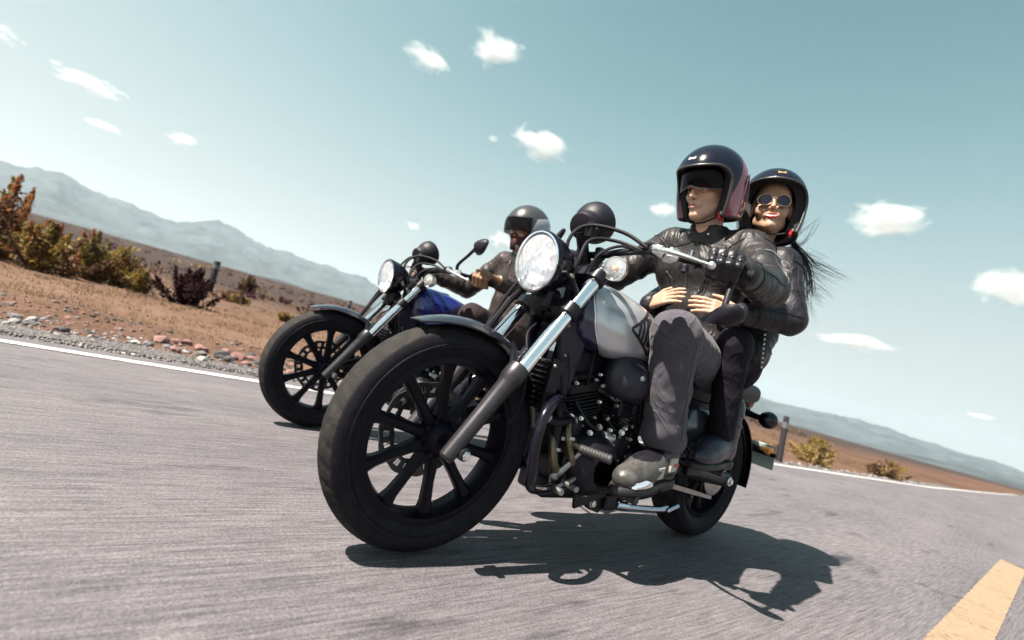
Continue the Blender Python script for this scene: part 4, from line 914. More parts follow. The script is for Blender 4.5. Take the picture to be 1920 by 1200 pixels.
M_trimr=mat('helmet_edge_rubber',(.030,.028,.032),.36)
M_visor=glass('smoked_visor',(.004,.0035,.006),.07,.50,(.42,.37,.40),coat=0,spec=.16)
M_strap=mat('black_webbing_strap',(.012,.012,.014),.6); M_red=mat('red_buckle',(.45,.01,.012),.3)
M_gold=mat('gold_wire_rim',(.62,.47,.30),.25,1); M_dlens=mat('dark_sunglass_lens',(.006,.006,.012),.10,spec=.35)
M_shoe=mat('grey_riding_shoe_leather',(.052,.049,.046),.46,var=.5,vscale=26,bump=.3,bscale=80); M_sole=mat('dark_shoe_sole',(.016,.014,.016),.6)
M_bootn=mat('navy_black_boot_leather',(.014,.016,.028),.35,bump=.3,bscale=60,var=.3)
M_hair=mat('black_hair',(.008,.006,.007),.35)
M_mask=mat('printed_dark_face_mask',(.018,.012,.016),.75,col2=(.16,.012,.02),vscale=34,detail=3)
M_steelz=mat('zip_metal',(.55,.55,.56),.3,1)
def v3(p): return np.array(p,float)
def hframe(c,yaw_,pitch_,roll_=0):
    Mx=Matrix.Rotation(yaw_,3,'Z')@Matrix.Rotation(pitch_,3,'Y')@Matrix.Rotation(roll_,3,'X'); return np.array(Mx),v3(c)
def to(fr,p): return np.asarray(p,float)@fr[0].T+fr[1]
# head ------------------------------------------------------------------------
def head_mesh(fr,sex,necktop,sc):
    S=SDF((-.14,-.11,-.34),(.15,.11,.14),.0026)
    w=sex=='w'
    S.ell((-.012,0,.02),(.105,.080,.105)); S.ell((.028,0,-.065),(.070,.064 if not w else .061,.088),.03)
    jw=.056 if not w else .047
    for s in(-1,1):
        S.cap((.000,jw*s,-.095),(.078,.012*s,-.142),.022 if not w else .019,.019 if not w else .015,.028)
        S.ell((.064,.042*s,-.060),(.024,.022,.022),.022)
        if w: S.ell((.076,.036*s,-.078),(.016,.018,.016),.03)
        S.cap((.096,.012*s,-.014),(.084,.050*s,-.016),.0115,.010,.016)
    S.ell((.088,0,-.143),(.020,.018 if not w else .014,.018),.02)
    for s in(-1,1): S.ell((.104,.034*s,-.036),(.016,.018,.0125),.012,'s')
    S.cap((.098,0,-.024),(.119,0,-.062),.0075,.0095 if not w else .008,.012); S.ell((.1195,0,-.068),(.0105,.0105,.0095) if not w else (.009,.009,.0085),.007)
    for s in(-1,1): S.ell((.108,.0125*s if not w else .0108*s,-.072),(.0095,.0075,.0078),.006); S.ell((.1125,.0058*s,-.0795),(.004,.0038,.004),.003,'s')
    S.ell((.094,0,-.103),(.015,.028,.022),.015)
    mw=.024 if not w else .027; up=.006 if w else -.0015
    S.cap((.100,-mw,-.1045+up),(.1105,-.006,-.099),.0042,.0058,.005); S.cap((.100,mw,-.1045+up),(.1105,.006,-.099),.0042,.0058,.005); S.cap((.1105,-.006,-.099),(.1105,.006,-.099),.0055,None,.004)
    S.cap((.100,-mw*.9,-.1085+up*.7),(.1085,0,-.1135),.0045,.0075,.006); S.cap((.100,mw*.9,-.1085+up*.7),(.1085,0,-.1135),.0045,.0075,.006)
    hh=.0018 if not w else .0036
    S.cap((.104,-mw*.95,-.1062+up),(.1165,0,-.1062-(.001 if w else 0)),.0012,hh,.002,'s'); S.cap((.104,mw*.95,-.1062+up),(.1165,0,-.1062-(.001 if w else 0)),.0012,hh,.002,'s')
    for s in(-1,1): S.ell((.080,.034*s,-.036),(.0145,.0145,.0135),.002); S.ell((0,.080*s,-.035),(.028,.012,.034),.008)
    nt=(np.asarray(necktop)-fr[1])@fr[0]/sc
    S.cap((-.022,0,-.08),nt*.9,.054 if not w else .047,.060 if not w else .050,.02)
    def mi(C):
        x,y,z=C.T; ay=np.abs(y); m=np.zeros(len(C),int)
        if sex=='m': m[(z<-.082)&(x>-.02)&(z>-.185)&~((z>-.115)&(ay<.012)&(z<-.09))]=5
        zc=-.1055+(up*(ay/mw)**2); lip=(x>.094)&(ay<mw*1.02)&(np.abs(z-zc+.002)<.0125*(1-(ay/(mw*1.03))**2)+.0012)
        m[lip]=1
        if w: m[(x<.1135)&(x>.085)&(ay<mw*.86)&(np.abs(z-zc)<.0052*(1-(ay/mw)**2)+.0004)]=6
        r=np.sqrt((x-.080)**2+(ay-.034)**2+(z+.036)**2)
        e=(r<.0150)&(x>.088); m[e]=2; m[e&(((ay-.034)**2+(z+.036)**2)<.0062**2)&(x>.090)]=3
        m[e&(z>-.0305)]=4 if sex=='m' else 0
        m[(x>.07)&(ay>.010)&(ay<.056)&(np.abs(z+.010+(.10*(ay-.032)**2)/.01*.1)<(.0048 if not w else .0028))]=4
        return m
    V,Q=S.mesh(); m=mi(V[Q].mean(1)); return to((fr[0]*sc,fr[1]),V),Q,m
def helmet(parent,fr,style,sc=1.0):
    S=SDF((-.20,-.17,-.20),(.20,.17,.19),.0034); X,Y,Z=S.ax[0][:,None,None],S.ax[1][None,:,None],S.ax[2][None,None,:]
    def outer(X,Y,Z):
        rz=np.where(Z>0,.163,.30); rx,ry=.170,.143
        q=np.sqrt((X/rx)**2+(Y/ry)**2+(Z/rz)**2); g=np.sqrt((X/rx**2)**2+(Y/ry**2)**2+(Z/rz**2)**2); return q*(q-1)/(g+1e-6)
    def opening(X,Y,Z,zt=.050,xe=.048,r=.065):
        zz=Z; qx=(xe+.05*np.clip(-(zz+.02),0,.2))-X+r; qz=zz-zt+r+0*X
        return np.sqrt(np.maximum(qx,0)**2+np.maximum(qz,0)**2)+np.minimum(np.maximum(qx,qz),0)-r+0*Y
    O=outer(X,Y,Z); OP=opening(X,Y,Z); bot=-(Z+.150+.10*np.clip(X,-.3,.02)*.55)+0*O
    shell=np.maximum(np.maximum(np.maximum(O,-(O+.013)),-OP),bot); S.F=shell.astype(np.float32)
    mats=[M_shell,M_maroon] if style!='r' else [M_matte,M_white]
    def mi(C):
        x,y,z=C.T; m=np.zeros(len(C),int)
        if style=='m': m[(x<.012-.50*z)&(x>-.115-.35*z)&(z<.105)&(np.abs(y)>.03)]=1
        if style=='r': m[(x<.035-.45*z)&(z<.055-.25*np.clip(x,-.2,.1))]=1
        return m
    hm=S.build('helmet',mats,parent,mi=mi,xf=(fr[0]*sc,fr[1]),ang=50)
    bead=np.sqrt((O+.005)**2+OP**2)-.0066; bead=np.maximum(bead,bot); S.F=bead.astype(np.float32); S.build('edge_trim',M_trimr,hm,xf=(fr[0]*sc,fr[1]))
    b2=np.sqrt((O+.006)**2+bot**2)-.006; b2=np.maximum(b2,-OP); S.F=b2.astype(np.float32); S.build('lower_edge_trim',M_trimr if style!='w' else M_liner,hm,xf=(fr[0]*sc,fr[1]))
    L=np.maximum(np.maximum(np.maximum(O+.0125,-(O+.050)),-(OP-.004)),bot+.004); S.F=L.astype(np.float32); S.build('liner',M_liner,hm,xf=(fr[0]*sc,fr[1]))
    b=MB(); b.tube([to((fr[0]*sc,fr[1]),p) for p in((.03,.098,-.12),(.045,.075,-.150),(.066,.035,-.172),(.072,0,-.176),(.066,-.035,-.172),(.045,-.075,-.150),(.03,-.098,-.12))],.0065,8,flat=.5); sp=b.build('chin_strap',M_strap,hm)
    b=MB(); b.box(to((fr[0]*sc,fr[1]),(.038,.088,-.148)),(.03,.014,.032),Matrix(fr[0].tolist()),ch=.25); b.build('strap_buckle',M_red,hm)
    b=MB(); b.box(to((fr[0]*sc,fr[1]),(.044,.096,-.136)),(.014,.008,.014),Matrix(fr[0].tolist()),ch=.25); b.build('buckle_plate',M_steelz,hm)
    def sheet(name,m,f0,f1,z0,zb,off,n=30,k=12):
        V=[]
        for sh in(0,1):
            for i in range(n):
                a=R(f0+(f1-f0)*i/(n-1))
                for j in range(k):
                    t=j/(k-1); zz=z0+(zb(a)-z0)*t; q=math.sqrt(max(0,1-(zz/(.163 if zz>0 else .30))**2)); rx,ry=(.170+off-.003*sh)*q,(.143+off-.003*sh)*q
                    V.append(to((fr[0]*sc,fr[1]),(rx*math.cos(a),ry*math.sin(a),zz)))
        N=n*k; F=[tuple(f) for f in grid_faces(n,k)]; F=F+[tuple(i+N for i in f[::-1]) for f in F]
        b=MB(); b.add(V,F); return b.build(name,m,hm)
    if style=='m': 
        sheet('sun_visor',M_visor,-66,66,.046,lambda a:-.043+.014*math.exp(-(a/.22)**2),-.030)
        zb_=lambda a:-.043+.014*math.exp(-(a/.22)**2)
        b=MB(); b.tube([to((fr[0]*sc,fr[1]),((.170-.030)*math.sqrt(1-(zb_(a)/.30)**2)*math.cos(a),(.143-.030)*math.sqrt(1-(zb_(a)/.30)**2)*math.sin(a),zb_(a))) for a in np.radians(np.linspace(-66,66,25))],.0016,6); b.build('visor_edge_highlight',mat('visor_highlight_grey',(.06,.055,.06),.3),hm)  # thin grey tube stands in for a rim highlight along the visor edge
        e=[to((fr[0]*sc,fr[1]),((.170*q_+.001)*math.cos(a),(.143*q_+.001)*math.sin(a),zz)) for a,zz in [(R(118),.045),(R(104),-.02),(R(98),-.09),(R(112),-.135),(R(128),-.10),(R(134),-.03),(R(130),.03),(R(118),.045)] for q_ in [math.sqrt(1-(zz/(.163 if zz>0 else .30))**2)]]
        b=MB(); b.tube(e,.0022,6); b.build('helmet_graphic_line',M_white,hm)
    if style=='r': sheet('visor',glass('clear_smoked_visor',(.01,.01,.012),.06,.6,(.6,.58,.6),coat=0,spec=.2),-72,72,.052,lambda a:-.048+.0*a,.004)
    if style in 'mw':
        cu=bpy.data.curves.new('txt','FONT'); cu.body='Benelli'; cu.size=.0135; cu.extrude=.0004; cu.align_x='CENTER'; cu.align_y='CENTER'
        to_=bpy.data.objects.new('tmp',cu); COL.objects.link(to_); me=bpy.data.meshes.new_from_object(to_); bpy.data.objects.remove(to_); me.name='helmet_lettering'
        y0=.006 if style=='m' else .012; z0=.083
        for v in me.vertices:
            a=(v.co.x*1.15+y0)/.150; zz=z0+v.co.y*1.25; q=math.sqrt(1-(zz/.163)**2)
            v.co=Vector(to((fr[0]*sc,fr[1]),((.170*q+.0015+v.co.z)*math.cos(a),(.143*q+.0015+v.co.z)*math.sin(a),zz)))
        me.materials.append(mat('white_print',(.8,.8,.8),.4) if style=='m' else mat('gold_print',(.75,.50,.16),.35))
        link(bpy.data.objects.new('helmet_lettering',me),hm)
    return hm
# hands -------------------------------------------------------------------------
def grip_hand(S,c,b,wrist,r=1.0,pad=None,k=.006):
    c=v3(c);b=v3(b)/np.linalg.norm(b);w_=v3(wrist);f=c-w_;f-=b*(f@b);f/=np.linalg.norm(f);u=np.cross(f,b); u=u if u[2]>0 else -u
    pads=[]
    for i,j in enumerate((-.036,-.012,.012,.035)):
        ln=(.94,1.0,1.0,.86)[i]
        kn=c+f*.006+u*.046*ln+b*j*1.08; p1=c+f*(.050*ln)+u*.020+b*j*1.04; p2=c+f*(.043*ln)-u*.024*ln+b*j; p3=c+f*.010-u*.036*ln+b*j*.95
        S.cap(w_+b*j*.45,kn,.021*r,.0165*r,.010); S.cap(kn,p1,.0148*r,.0132*r,k); S.cap(p1,p2,.0132*r,.0122*r,.003); S.cap(p2,p3,.0122*r,.0105*r,.003)
        pads.append((kn+u*.006+f*.004,.0125)); pads.append(((kn+p1)/2+f*.008+u*.008,.0095))
    t0=w_*.55+c*.45-b*.028+u*.004; t1=c-b*.052-f*.004-u*.002; t2=c-b*.040+f*.028-u*.016; t3=c-b*.018+f*.044-u*.028
    S.cap(w_,t0,.022*r,.02*r,.012); S.cap(t0,t1,.0185*r,.016*r,.008); S.cap(t1,t2,.0155*r,.0138*r,.004); S.cap(t2,t3,.0138*r,.0115*r,.003)
    return pads,u,f
def flat_hand(S,wrist,tip,nrm,side,r=.9,curl=.012,k=.004):
    """relaxed hand from wrist to fingertip; nrm = back of hand, side = towards the thumb"""
    w_=v3(wrist);d=v3(tip)-w_;L=np.linalg.norm(d);d/=L;n=v3(nrm);n-=d*(n@d);n/=np.linalg.norm(n);s=v3(side);s-=d*(s@d)+n*(s@n);s/=np.linalg.norm(s)
    for i,(j,ln) in enumerate(((.0235,.93),(.0078,1.0),(-.0078,.95),(-.0225,.80))):
        kn=w_+d*L*.50*(.98+.02*ln)+s*j+n*.006; fl=L*.50*ln; sp=s*j*.28
        a=kn+d*fl*.46+sp*.5-n*curl*.25; b_=kn+d*fl*.77+sp*.8-n*curl*.9; e=kn+d*fl*.98+sp-n*curl*1.9
        S.cap(w_+s*j*.55,kn,.0155*r,.0128*r,.010); S.cap(kn,a,.0108*r,.0098*r,k); S.cap(a,b_,.0098*r,.009*r,.002); S.cap(b_,e,.009*r,.0074*r,.002)
    t0=w_+d*L*.14+s*.028-n*.004; t1=w_+d*L*.36+s*.056-n*.012; t2=w_+d*L*.54+s*.060-n*.016
    S.cap(w_,t0,.017*r,.0165*r,.012); S.cap(t0,t1,.0155*r,.012*r,.006); S.cap(t1,t2,.0118*r,.0088*r,.002)
def join_mesh(parts,name,mats,parent):
    V=[];F=[];M=[];k=0
    for v,q,m in parts: V.append(v);F.append(q+k);M.append(np.zeros(len(q),int) if m is None else m);k+=len(v)
    return mesh_np(name,np.vstack(V),np.vstack(F),mats,parent,mi=np.concatenate(M))
GA=np.array((.985,.335,1.050));GB=np.array((.893,.478,1.039))
def shoe(parent,heel,toe,bot,style,wd=.048):
    h=v3(heel);t=v3(toe); d=t-h; d[2]=0; L=np.linalg.norm(d); d/=L; s=np.array([-d[1],d[0],0]); z=np.array([0,0,1.]); sl=(toe[2]-heel[2])/L
    fr=(np.stack([d+z*sl,s,z],1),h+z*0)
    S=SDF((-.09,-.10,-.08),(.40,.10,.24),.0042); g=S
    boot=style!='m'
    g.cap((.0,0,.0),(.02,0,.10),.046,.050,.03); g.cap((.02,0,.02),(L*.62,0,.0),.050,.042,.03); g.ell((L*.72,0,-.002),(.105,wd*1.02,.046),.03); g.ell((L*.45,0,.03),(.10,.044,.045),.03); g.ell((L*.88,0,-.008),(.055,wd*.86,.036),.02)
    g.cap((.02,0,.08),(.015,0,.19 if boot else .17),.050,.054 if not boot else .054,.02,fold=(.006,5,.4,.0,1.0) if boot else None)
    g.put(lambda X,Y,Z:-(Z+.030)+0*X+0*Y,(-.2,-.2,-.2),(.5,.2,.3),.004,'i')
    V,Q=S.mesh(); nm='boot' if boot else 'shoe'
    col=None
    if not boot: m_=(V[Q].mean(1)[:,2]>.088-.35*np.clip(V[Q].mean(1)[:,0]-.02,-.1,.1)).astype(int)
    else: m_=None
    o=mesh_np(nm,to(fr,V),Q,[M_bootn if style=='w' else (M_shoe if style=='m' else M_sole),M_glove],parent,mi=m_)
    S=SDF((-.09,-.10,-.08),(.40,.10,.02),.0042); S.cap((.0,0,-.04),(L*.55,0,-.04),.048,.046,.03); S.ell((L*.74,0,-.04),(.112,wd*1.08,.04),.03); S.ell((0,0,-.04),(.052,.047,.04),.02)
    S.put(lambda X,Y,Z:np.maximum(Z+.026,-(Z+.050+.0*X))+0*Y,(-.2,-.2,-.2),(.5,.2,.3),.003,'i')
    if boot or True: S.box((.0,0,-.055),(.045,.04,.012),.006,.004)
    V,Q=S.mesh(); mesh_np('sole',to(fr,V),Q,M_sole,o)
    if style=='m':
        b=MB(); n=14; V=[]
        for sh in(0,.006):
            for i in range(n):
                q=i/(n-1); xx=L*.52+L*.47*q; yy=wd*1.03*math.sqrt(max(.02,1-((xx-L*.72)/.112)**2))*.97+.003
                for zz in(-.026,-.006,.018): V.append(to(fr,(xx,yy+.004-sh-(zz+.026)**2*7-(.006 if i in(0,n-1) else 0),zz)))
        F=[tuple(f) for f in grid_faces(n,3)]; F=F+[tuple(k+n*3 for k in f[::-1]) for f in F]; b.add(V,F); b.build('toe_slider',M_chrome,o)
        b=MB(); b.box(to(fr,(.035,.050,.035)),(.05,.012,.05),Matrix(fr[0].tolist()),ch=.3); b.box(to(fr,(L*.42,.046,.012)),(.05,.012,.045),Matrix(fr[0].tolist()),ch=.35); b.build('ankle_guard',mat('pale_guard',(.34,.32,.28),.35,var=.2),o,kind='stuff')
        b=MB()
        for q in range(5): b.tube([to(fr,(L*.60-.026*q,-.026,.028+.010*q)),to(fr,(L*.63-.026*q,0,.040+.011*q)),to(fr,(L*.60-.026*q,.026,.028+.010*q))],.0032,6)
        b.tube([to(fr,(L*.30,.047,.030)),to(fr,(L*.55,.047,.012)),to(fr,(L*.75,.040,.014)),to(fr,(L*.92,.0,.022)),to(fr,(L*.75,-.040,.014))],.0022,5)
        b.tube([to(fr,(L*.02,.053,.0)),to(fr,(L*.25,.050,-.006)),to(fr,(L*.45,.050,-.012))],.0022,5)
        b.build('bootlace',mat('dark_lace',(.02,.02,.022),.7),o,kind='stuff')
        b=MB(); b.box(to(fr,(.02,.0572,.035)),(.03,.003,.010),Matrix(fr[0].tolist()),ch=.3); b.build('red_tab',M_red,o)
    else:
        b=MB()
        for q in range(7): b.tube([to(fr,(.075-.012*q,-.022,.052+.019*q)),to(fr,(.086-.0115*q,0,.056+.019*q)),to(fr,(.075-.012*q,.022,.052+.019*q))],.0024,6)
        b.build('bootlace',mat('grey_lace',(.10,.10,.11),.7),o,kind='stuff')
    return o
def person(label,J,sex,style,loc,M,head,base):
    P=root('person',label,'person',loc); g=lambda k:v3(J[k])
    off=v3(base)
    fr=hframe(head[0],R(head[1]),R(head[2]),R(head[3])); hs=head[4]
    W=sex=='w'; q=.90 if W else 1.0
    def torso(S,gr,chest=True):
        pc,cc,nk=g('pelvis'),g('chest'),g('neck'); lat=lambda p,d:(p-np.array([0,d,0]),p+np.array([0,d,0]))
        a,b=lat(cc,.105*q); S.cap(a,b,(.108*q+gr),None,.05)
        m=(pc*.45+cc*.55); a,b=lat(m,.065*q); S.cap(a,b,.110*q+gr,None,.06)
        m=(pc*.8+cc*.2); a,b=lat(m,.075*q); S.cap(a,b,.115*q+gr,None,.06)
        sl,sr=g('shL'),g('shR'); S.cap(sl+(nk-sl)*.15,sr+(nk-sr)*.15,.062*q+gr,None,.05); S.cap(cc+(0,0,.06),nk,.085*q+gr,.055*q+gr*.6,.05)
    # body under the clothes
    jv=[v3(x) for k_,x in J.items() if k_!='seed']; lo=np.min(jv,0)-.25; hi=np.max(jv,0)+.25
    S=SDF(lo,hi,.011); torso(S,-.012)
    for s in'LR':
        S.cap(g('sh'+s),g('el'+s),.046*q,.038*q,.03); S.cap(g('el'+s),g('wr'+s),.038*q,.027*q,.02)
        S.cap(g('hip'+s),g('kn'+s),.075*q,.055*q,.03); S.cap(g('kn'+s),g('an'+s),.055*q,.038*q,.03); S.cap(g('an'+s),g('heel'+s),.034,.022,.02)
    S.cap(g('pelvis')-(0,.07,0),g('pelvis')+(0,.07,0),.11*q,None,.05); S.cap(g('neck'),to(fr,(-.025,0,-.10)),.05,.05,.03)
    V,Q=S.mesh(); parts=[(V,Q,None)]; parts.append(head_mesh(fr,sex,g('neck'),hs))
    if W:
        S=SDF(np.minimum(g('wrL'),v3(J['tipL']))-.08,np.maximum(g('wrL'),v3(J['tipL']))+.08,.0028); flat_hand(S,J['wrL'],J['tipL'],(.75,.35,.2),(.1,.05,1),r=.82,curl=.013)
        S.cap(g('wrL'),g('wrL')+(g('elL')-g('wrL'))*.35,.0225,.027,.02); V,Q=S.mesh(); parts.append((V,Q,None))
        S=SDF(np.minimum(g('wrR'),v3(J['tipR']))-.08,np.maximum(g('wrR'),v3(J['tipR']))+.08,.0028); flat_hand(S,J['wrR'],J['tipR'],(.9,.0,.25),(.1,.0,1),r=.82,curl=.013)
        S.cap(g('wrR'),g('wrR')+(g('elR')-g('wrR'))*.35,.0225,.027,.02); V,Q=S.mesh(); parts.append((V,Q,None))
    sk=M['skin']; parts[0]=(parts[0][0],parts[0][1],np.full(len(parts[0][1]),0))
    join_mesh(parts,'body',[sk,M['lip'],M_eye,M_iris,M_brow,M_stub,M_teeth],P)
    # jacket
    S=SDF(np.array([lo[0],lo[1],g('pelvis')[2]-.10]),np.array([hi[0],hi[1],g('neck')[2]+.12]),.0058); gr=M.get('jg',.014); torso(S,gr)
    m=(g('pelvis')*.86+g('chest')*.14); S.cap(m-(0,.075*q,0),m+(0,.075*q,0),.118*q+gr*1.1,None,.03)
    for i,s in enumerate('LR'):
        sh,el,wr=g('sh'+s),g('el'+s),g('wr'+s); A=M.get('fold',.0065)
        S.cap(sh,el,.066*q+gr*.7,.060*q+gr*.4,.035,fold=(A,5.2,1.2+i,.02,1.02)); S.cap(el,wr+(el-wr)*.04,.060*q+gr*.4,.042*q+gr*.2,.02,fold=(A*.62,4.6,.3+2*i,-.05,.9)); S.cap(wr+(el-wr)*.16,wr+(el-wr)*.05,.041*q+gr*.3,.043*q+gr*.3,.006)
        # folds radiating from the armpit and elbow
        n=np.cross(el-sh,wr-el); n/=np.linalg.norm(n)+1e-9
    ck=g('neck'); hd_=to(fr,(-.03,0,-.14)); ax=hd_-ck; ax/=np.linalg.norm(ax); u=np.cross((0,1,0),ax); u/=np.linalg.norm(u); vv=np.cross(ax,u); cr=.066*q
    for zz in(-.005,.015,.034):
        pr=[ck+ax*(zz+.012*math.cos(t)*-1)+(cr+.10*(.03-zz)*.2)*(math.cos(t)*u*1.05+math.sin(t)*vv) for t in np.linspace(R(34),R(326),15)]
        for a,b in zip(pr[:-1],pr[1:]): S.cap(a,b,.0088,None,.006)
    S.cap(ck+u*.070+ax*.06,ck+u*.105-ax*.085,.042,.006,.012,'s') if not W else None
    V,Q=S.mesh()
    for i in range(0): pass
    V=V.copy(); 
    # cloth relief: broad sags plus fine creases
    nrm=np.zeros_like(V); fn=np.cross(V[Q[:,1]]-V[Q[:,0]],V[Q[:,2]]-V[Q[:,0]])
    for c_ in range(4): np.add.at(nrm,Q[:,c_],fn)
    nrm/=np.linalg.norm(nrm,axis=1)[:,None]+1e-12
    def relief(V,nrm,a1,a2,sc1=11,sc2=26,st=(1,1,.55)):
        d=np.array([a1*(1-2*abs(mnoise.noise((p[0]*sc1*st[0]+J['seed'],p[1]*sc1*st[1],p[2]*sc1*st[2]))))+a2*(1-2*abs(mnoise.noise((p[0]*sc2,p[1]*sc2+J['seed'],p[2]*sc2*.6)))) for p in V]); return V+nrm*d[:,None]
    V=relief(V,nrm,.0030*M.get('rl',1),.0014*M.get('rl',1))
    JK=mesh_np('jacket',V,Q,M['jacket'],P)
    # zip and pulls
    from mathutils.bvhtree import BVHTree
    bv=BVHTree.FromPolygons([tuple(v) for v in V],[tuple(int(i) for i in f) for f in Q])
    def snap(p,d=.002):
        co,no,_,_=bv.find_nearest(Vector(p)); return np.array(co+no*d) if co else v3(p)
    c0=g('neck')+u*.10-ax*.085; c1=g('pelvis')*.8+g('chest')*.2+np.array([.16,0,0])
    zp=[snap(c0+(c1-c0)*t) for t in np.linspace(0,1,9)]
    b=MB(); b.tube(zp,.0042,6,flat=.5); b.build('zip',M_strap,JK)
    b=MB(); b.box(zp[0]+np.array([.004,0,-.012]),(.004,.010,.026),ch=.2); b.build('zip_pull',M_steelz,JK)
    if style=='m':
        b=MB(); pA=g('shL')*.62+g('elL')*.38+np.array([.03,.05,.03]); pts_=[snap(pA+np.array([.03*t,-.01*t,.018*t]),.003) for t in(-1,0,1)]; b.tube(pts_,.004,6); b.build('sleeve_zip',M_steelz,JK)
        for s in(-1,1): bolt(JK,snap(ck+u*.06+vv*.035*s*1.2-ax*.01,.001),u+vv*s*.4,.005,.004,M_steelz)
    def seam(name,pts_,r_=.0022,m=None,k=5):
        q_=[snap(x,.0008) for x in spline(pts_,5)]; b=MB(); b.tube(q_,r_,5,smooth=False); return b.build(name,m or M['jacket'],JK)
    sm=mat('jacket_seam',(.010,.009,.011),.55,spec=.3) if style!='r' else mat('brown_seam',(.022,.014,.012),.55,spec=.3)
    for s,sg in(('L',1),('R',-1)):
        sh,el,wr=g('sh'+s),g('el'+s),g('wr'+s); o_=np.array([0,.1*sg,.02]); 
        d=el-sh; d/=np.linalg.norm(d); n1=np.cross(d,(0,sg,.3)); n1/=np.linalg.norm(n1); n2=np.cross(d,n1)
        seam('armhole_seam',[sh+d*.035+.11*(math.cos(t)*n1+math.sin(t)*n2) for t in np.linspace(0,5.4,12)],.0026,sm)
        seam('sleeve_seam',[sh+d*.05+(.05,.12*sg,.05),(sh+el)/2+(.06,.1*sg,.03),el+(.02,.12*sg,.02),(el+wr)/2+(0,.1*sg,.04),wr+(-.02,.07*sg,.04)],.0022,sm)
        e=(wr-el)/np.linalg.norm(wr-el); n1=np.cross(e,(0,0,1)); n1/=np.linalg.norm(n1); n2=np.cross(e,n1)
        seam('cuff_seam',[wr-e*.055+.09*(math.cos(t)*n1+math.sin(t)*n2) for t in np.linspace(0,6.0,14)],.0026,sm)
        c_=g('chest'); seam('yoke_seam',[c_+(.2,.015*sg,.105),c_+(.2,.07*sg,.10),c_+(.17,.14*sg,.10)],.0024,sm)
        seam('pocket_zip',[c_+(.22,.05*sg,-.13),c_+(.2,.085*sg,-.09),c_+(.18,.115*sg,-.05)],.0030,sm)
        seam('front_panel_seam',[c_+(.2,.10*sg,.08),c_+(.2,.095*sg,-.04),c_*.5+g('pelvis')*.5+(.2,.085*sg,0)],.0022,sm)
    pz=g('pelvis')*.80+g('chest')*.20; seam('waist_seam',[pz+.22*np.array([math.cos(t),math.sin(t),0])+(0,0,.0) for t in np.linspace(-2.4,2.4,18)],.0028,sm)
    # trousers
    S=SDF(np.array([lo[0]+.1,lo[1],g('anL')[2]-.06]),np.array([hi[0],hi[1],g('pelvis')[2]+.22]),.0062); tg=M.get('tg',.016); pc=g('pelvis')
    S.cap(pc-(0,.07*q,0),pc+(0,.07*q,0),.122*q,None,.05); S.cap(pc-(0.02,.06*q,.04),pc+(-.02,.06*q,-.04),.11*q,None,.05)
    for i,s in enumerate('LR'):
        h,k_,a=g('hip'+s),g('kn'+s),g('an'+s); f=M.get('tf',.0055)
        S.cap(h,k_,.088*q+tg*.5,.064*q+tg*.85,.05,fold=(f,3.0,.5+i,.05,1.05)); S.cap(k_,a,.064*q+tg*.85,M.get('hem',.060),.03,fold=(f*1.1,4.2,1.0+i,-.05,1.06))
    if not W:
        for s in'LR':
            k_,a=g('knL' if s=='L' else 'knR'),g('an'+s); hr=M.get('hem',.060)
            for q_,(dx,rr) in enumerate(((.02,.006),(-.012,.009),(.006,.004))):
                c_=a+(k_-a)*(.02+.085*q_); S.cap(c_+np.array([dx,-.012,.006]),c_+np.array([-dx,.012,-.006]),hr-.014+rr,None,.012)
            S.cap(a-(0,0,.03),a-(0,0,.16),hr-.016,None,.006,'s')
    V,Q=S.mesh(); nrm=np.zeros_like(V); fn=np.cross(V[Q[:,1]]-V[Q[:,0]],V[Q[:,2]]-V[Q[:,0]])
    for c_ in range(4): np.add.at(nrm,Q[:,c_],fn)
    nrm/=np.linalg.norm(nrm,axis=1)[:,None]+1e-12
    V=relief(V,nrm,.0028*M.get('rl',1),.0012*M.get('rl',1),9,24); TR=mesh_np('trousers',V,Q,M['trousers'],P)
    if sex=='m' and style=='m':
        b=MB(); bt=BVHTree.FromPolygons([tuple(v) for v in V],[tuple(int(i) for i in f) for f in Q]); 
        for dy in(.0,):
            pts_=[]
            for t in np.linspace(.03,.97,16):
                p=g('knL')*(1-t)+g('anL')*t+np.array([.01,.2,0]); co=bt.ray_cast(Vector(p),Vector((-.05,-1,0)))[0]
                if co: pts_.append(np.array(co)+(0,.0006,0))
            if len(pts_)>3: b.tube(pts_,.0018,5); b.build('trouser_seam',mat('seam_thread',(.05,.04,.05),.8),TR)
    for s in'LR': shoe(P,J['heel'+s],J['toe'+s],0,style if not W else 'w')
    hm=helmet(P,fr,style,hs)
    if not W:
        for s,sg in(('L',1),('R',-1)):
            c=(GA*.52+GB*.48)*np.array([1,sg,1]); bx=(GB-GA)*np.array([1,sg,1]); wr=g('wr'+s)
            S=SDF(np.minimum(c,wr)-.11,np.maximum(c,wr)+.11,.0034); pads,uu,ff=grip_hand(S,c,bx,wr,1.06)
            S.cap(wr,wr+(g('el'+s)-wr)*.20,.038,.047,.012); V,Q=S.mesh(); G=mesh_np('glove',V,Q,M['glove'],P)
            b=MB()
            for p_,r_ in pads: b.sph(p_,(r_,r_,r_*.8),12)
            b.build('knuckle_pad',M['pad'],G,kind='stuff')
            b=MB(); d=(g('el'+s)-wr); d/=np.linalg.norm(d); b.lathe(wr+d*.028,d,[(-.011,.0435),(-.009,.0455),(.009,.0475),(.011,.0455)],28); b.build('wrist_strap',M['strap'],G)
    for ch in list(P.children): ch.location=(-off[0],-off[1],-off[2])
    P.location=v3(loc)+off
    return P,fr
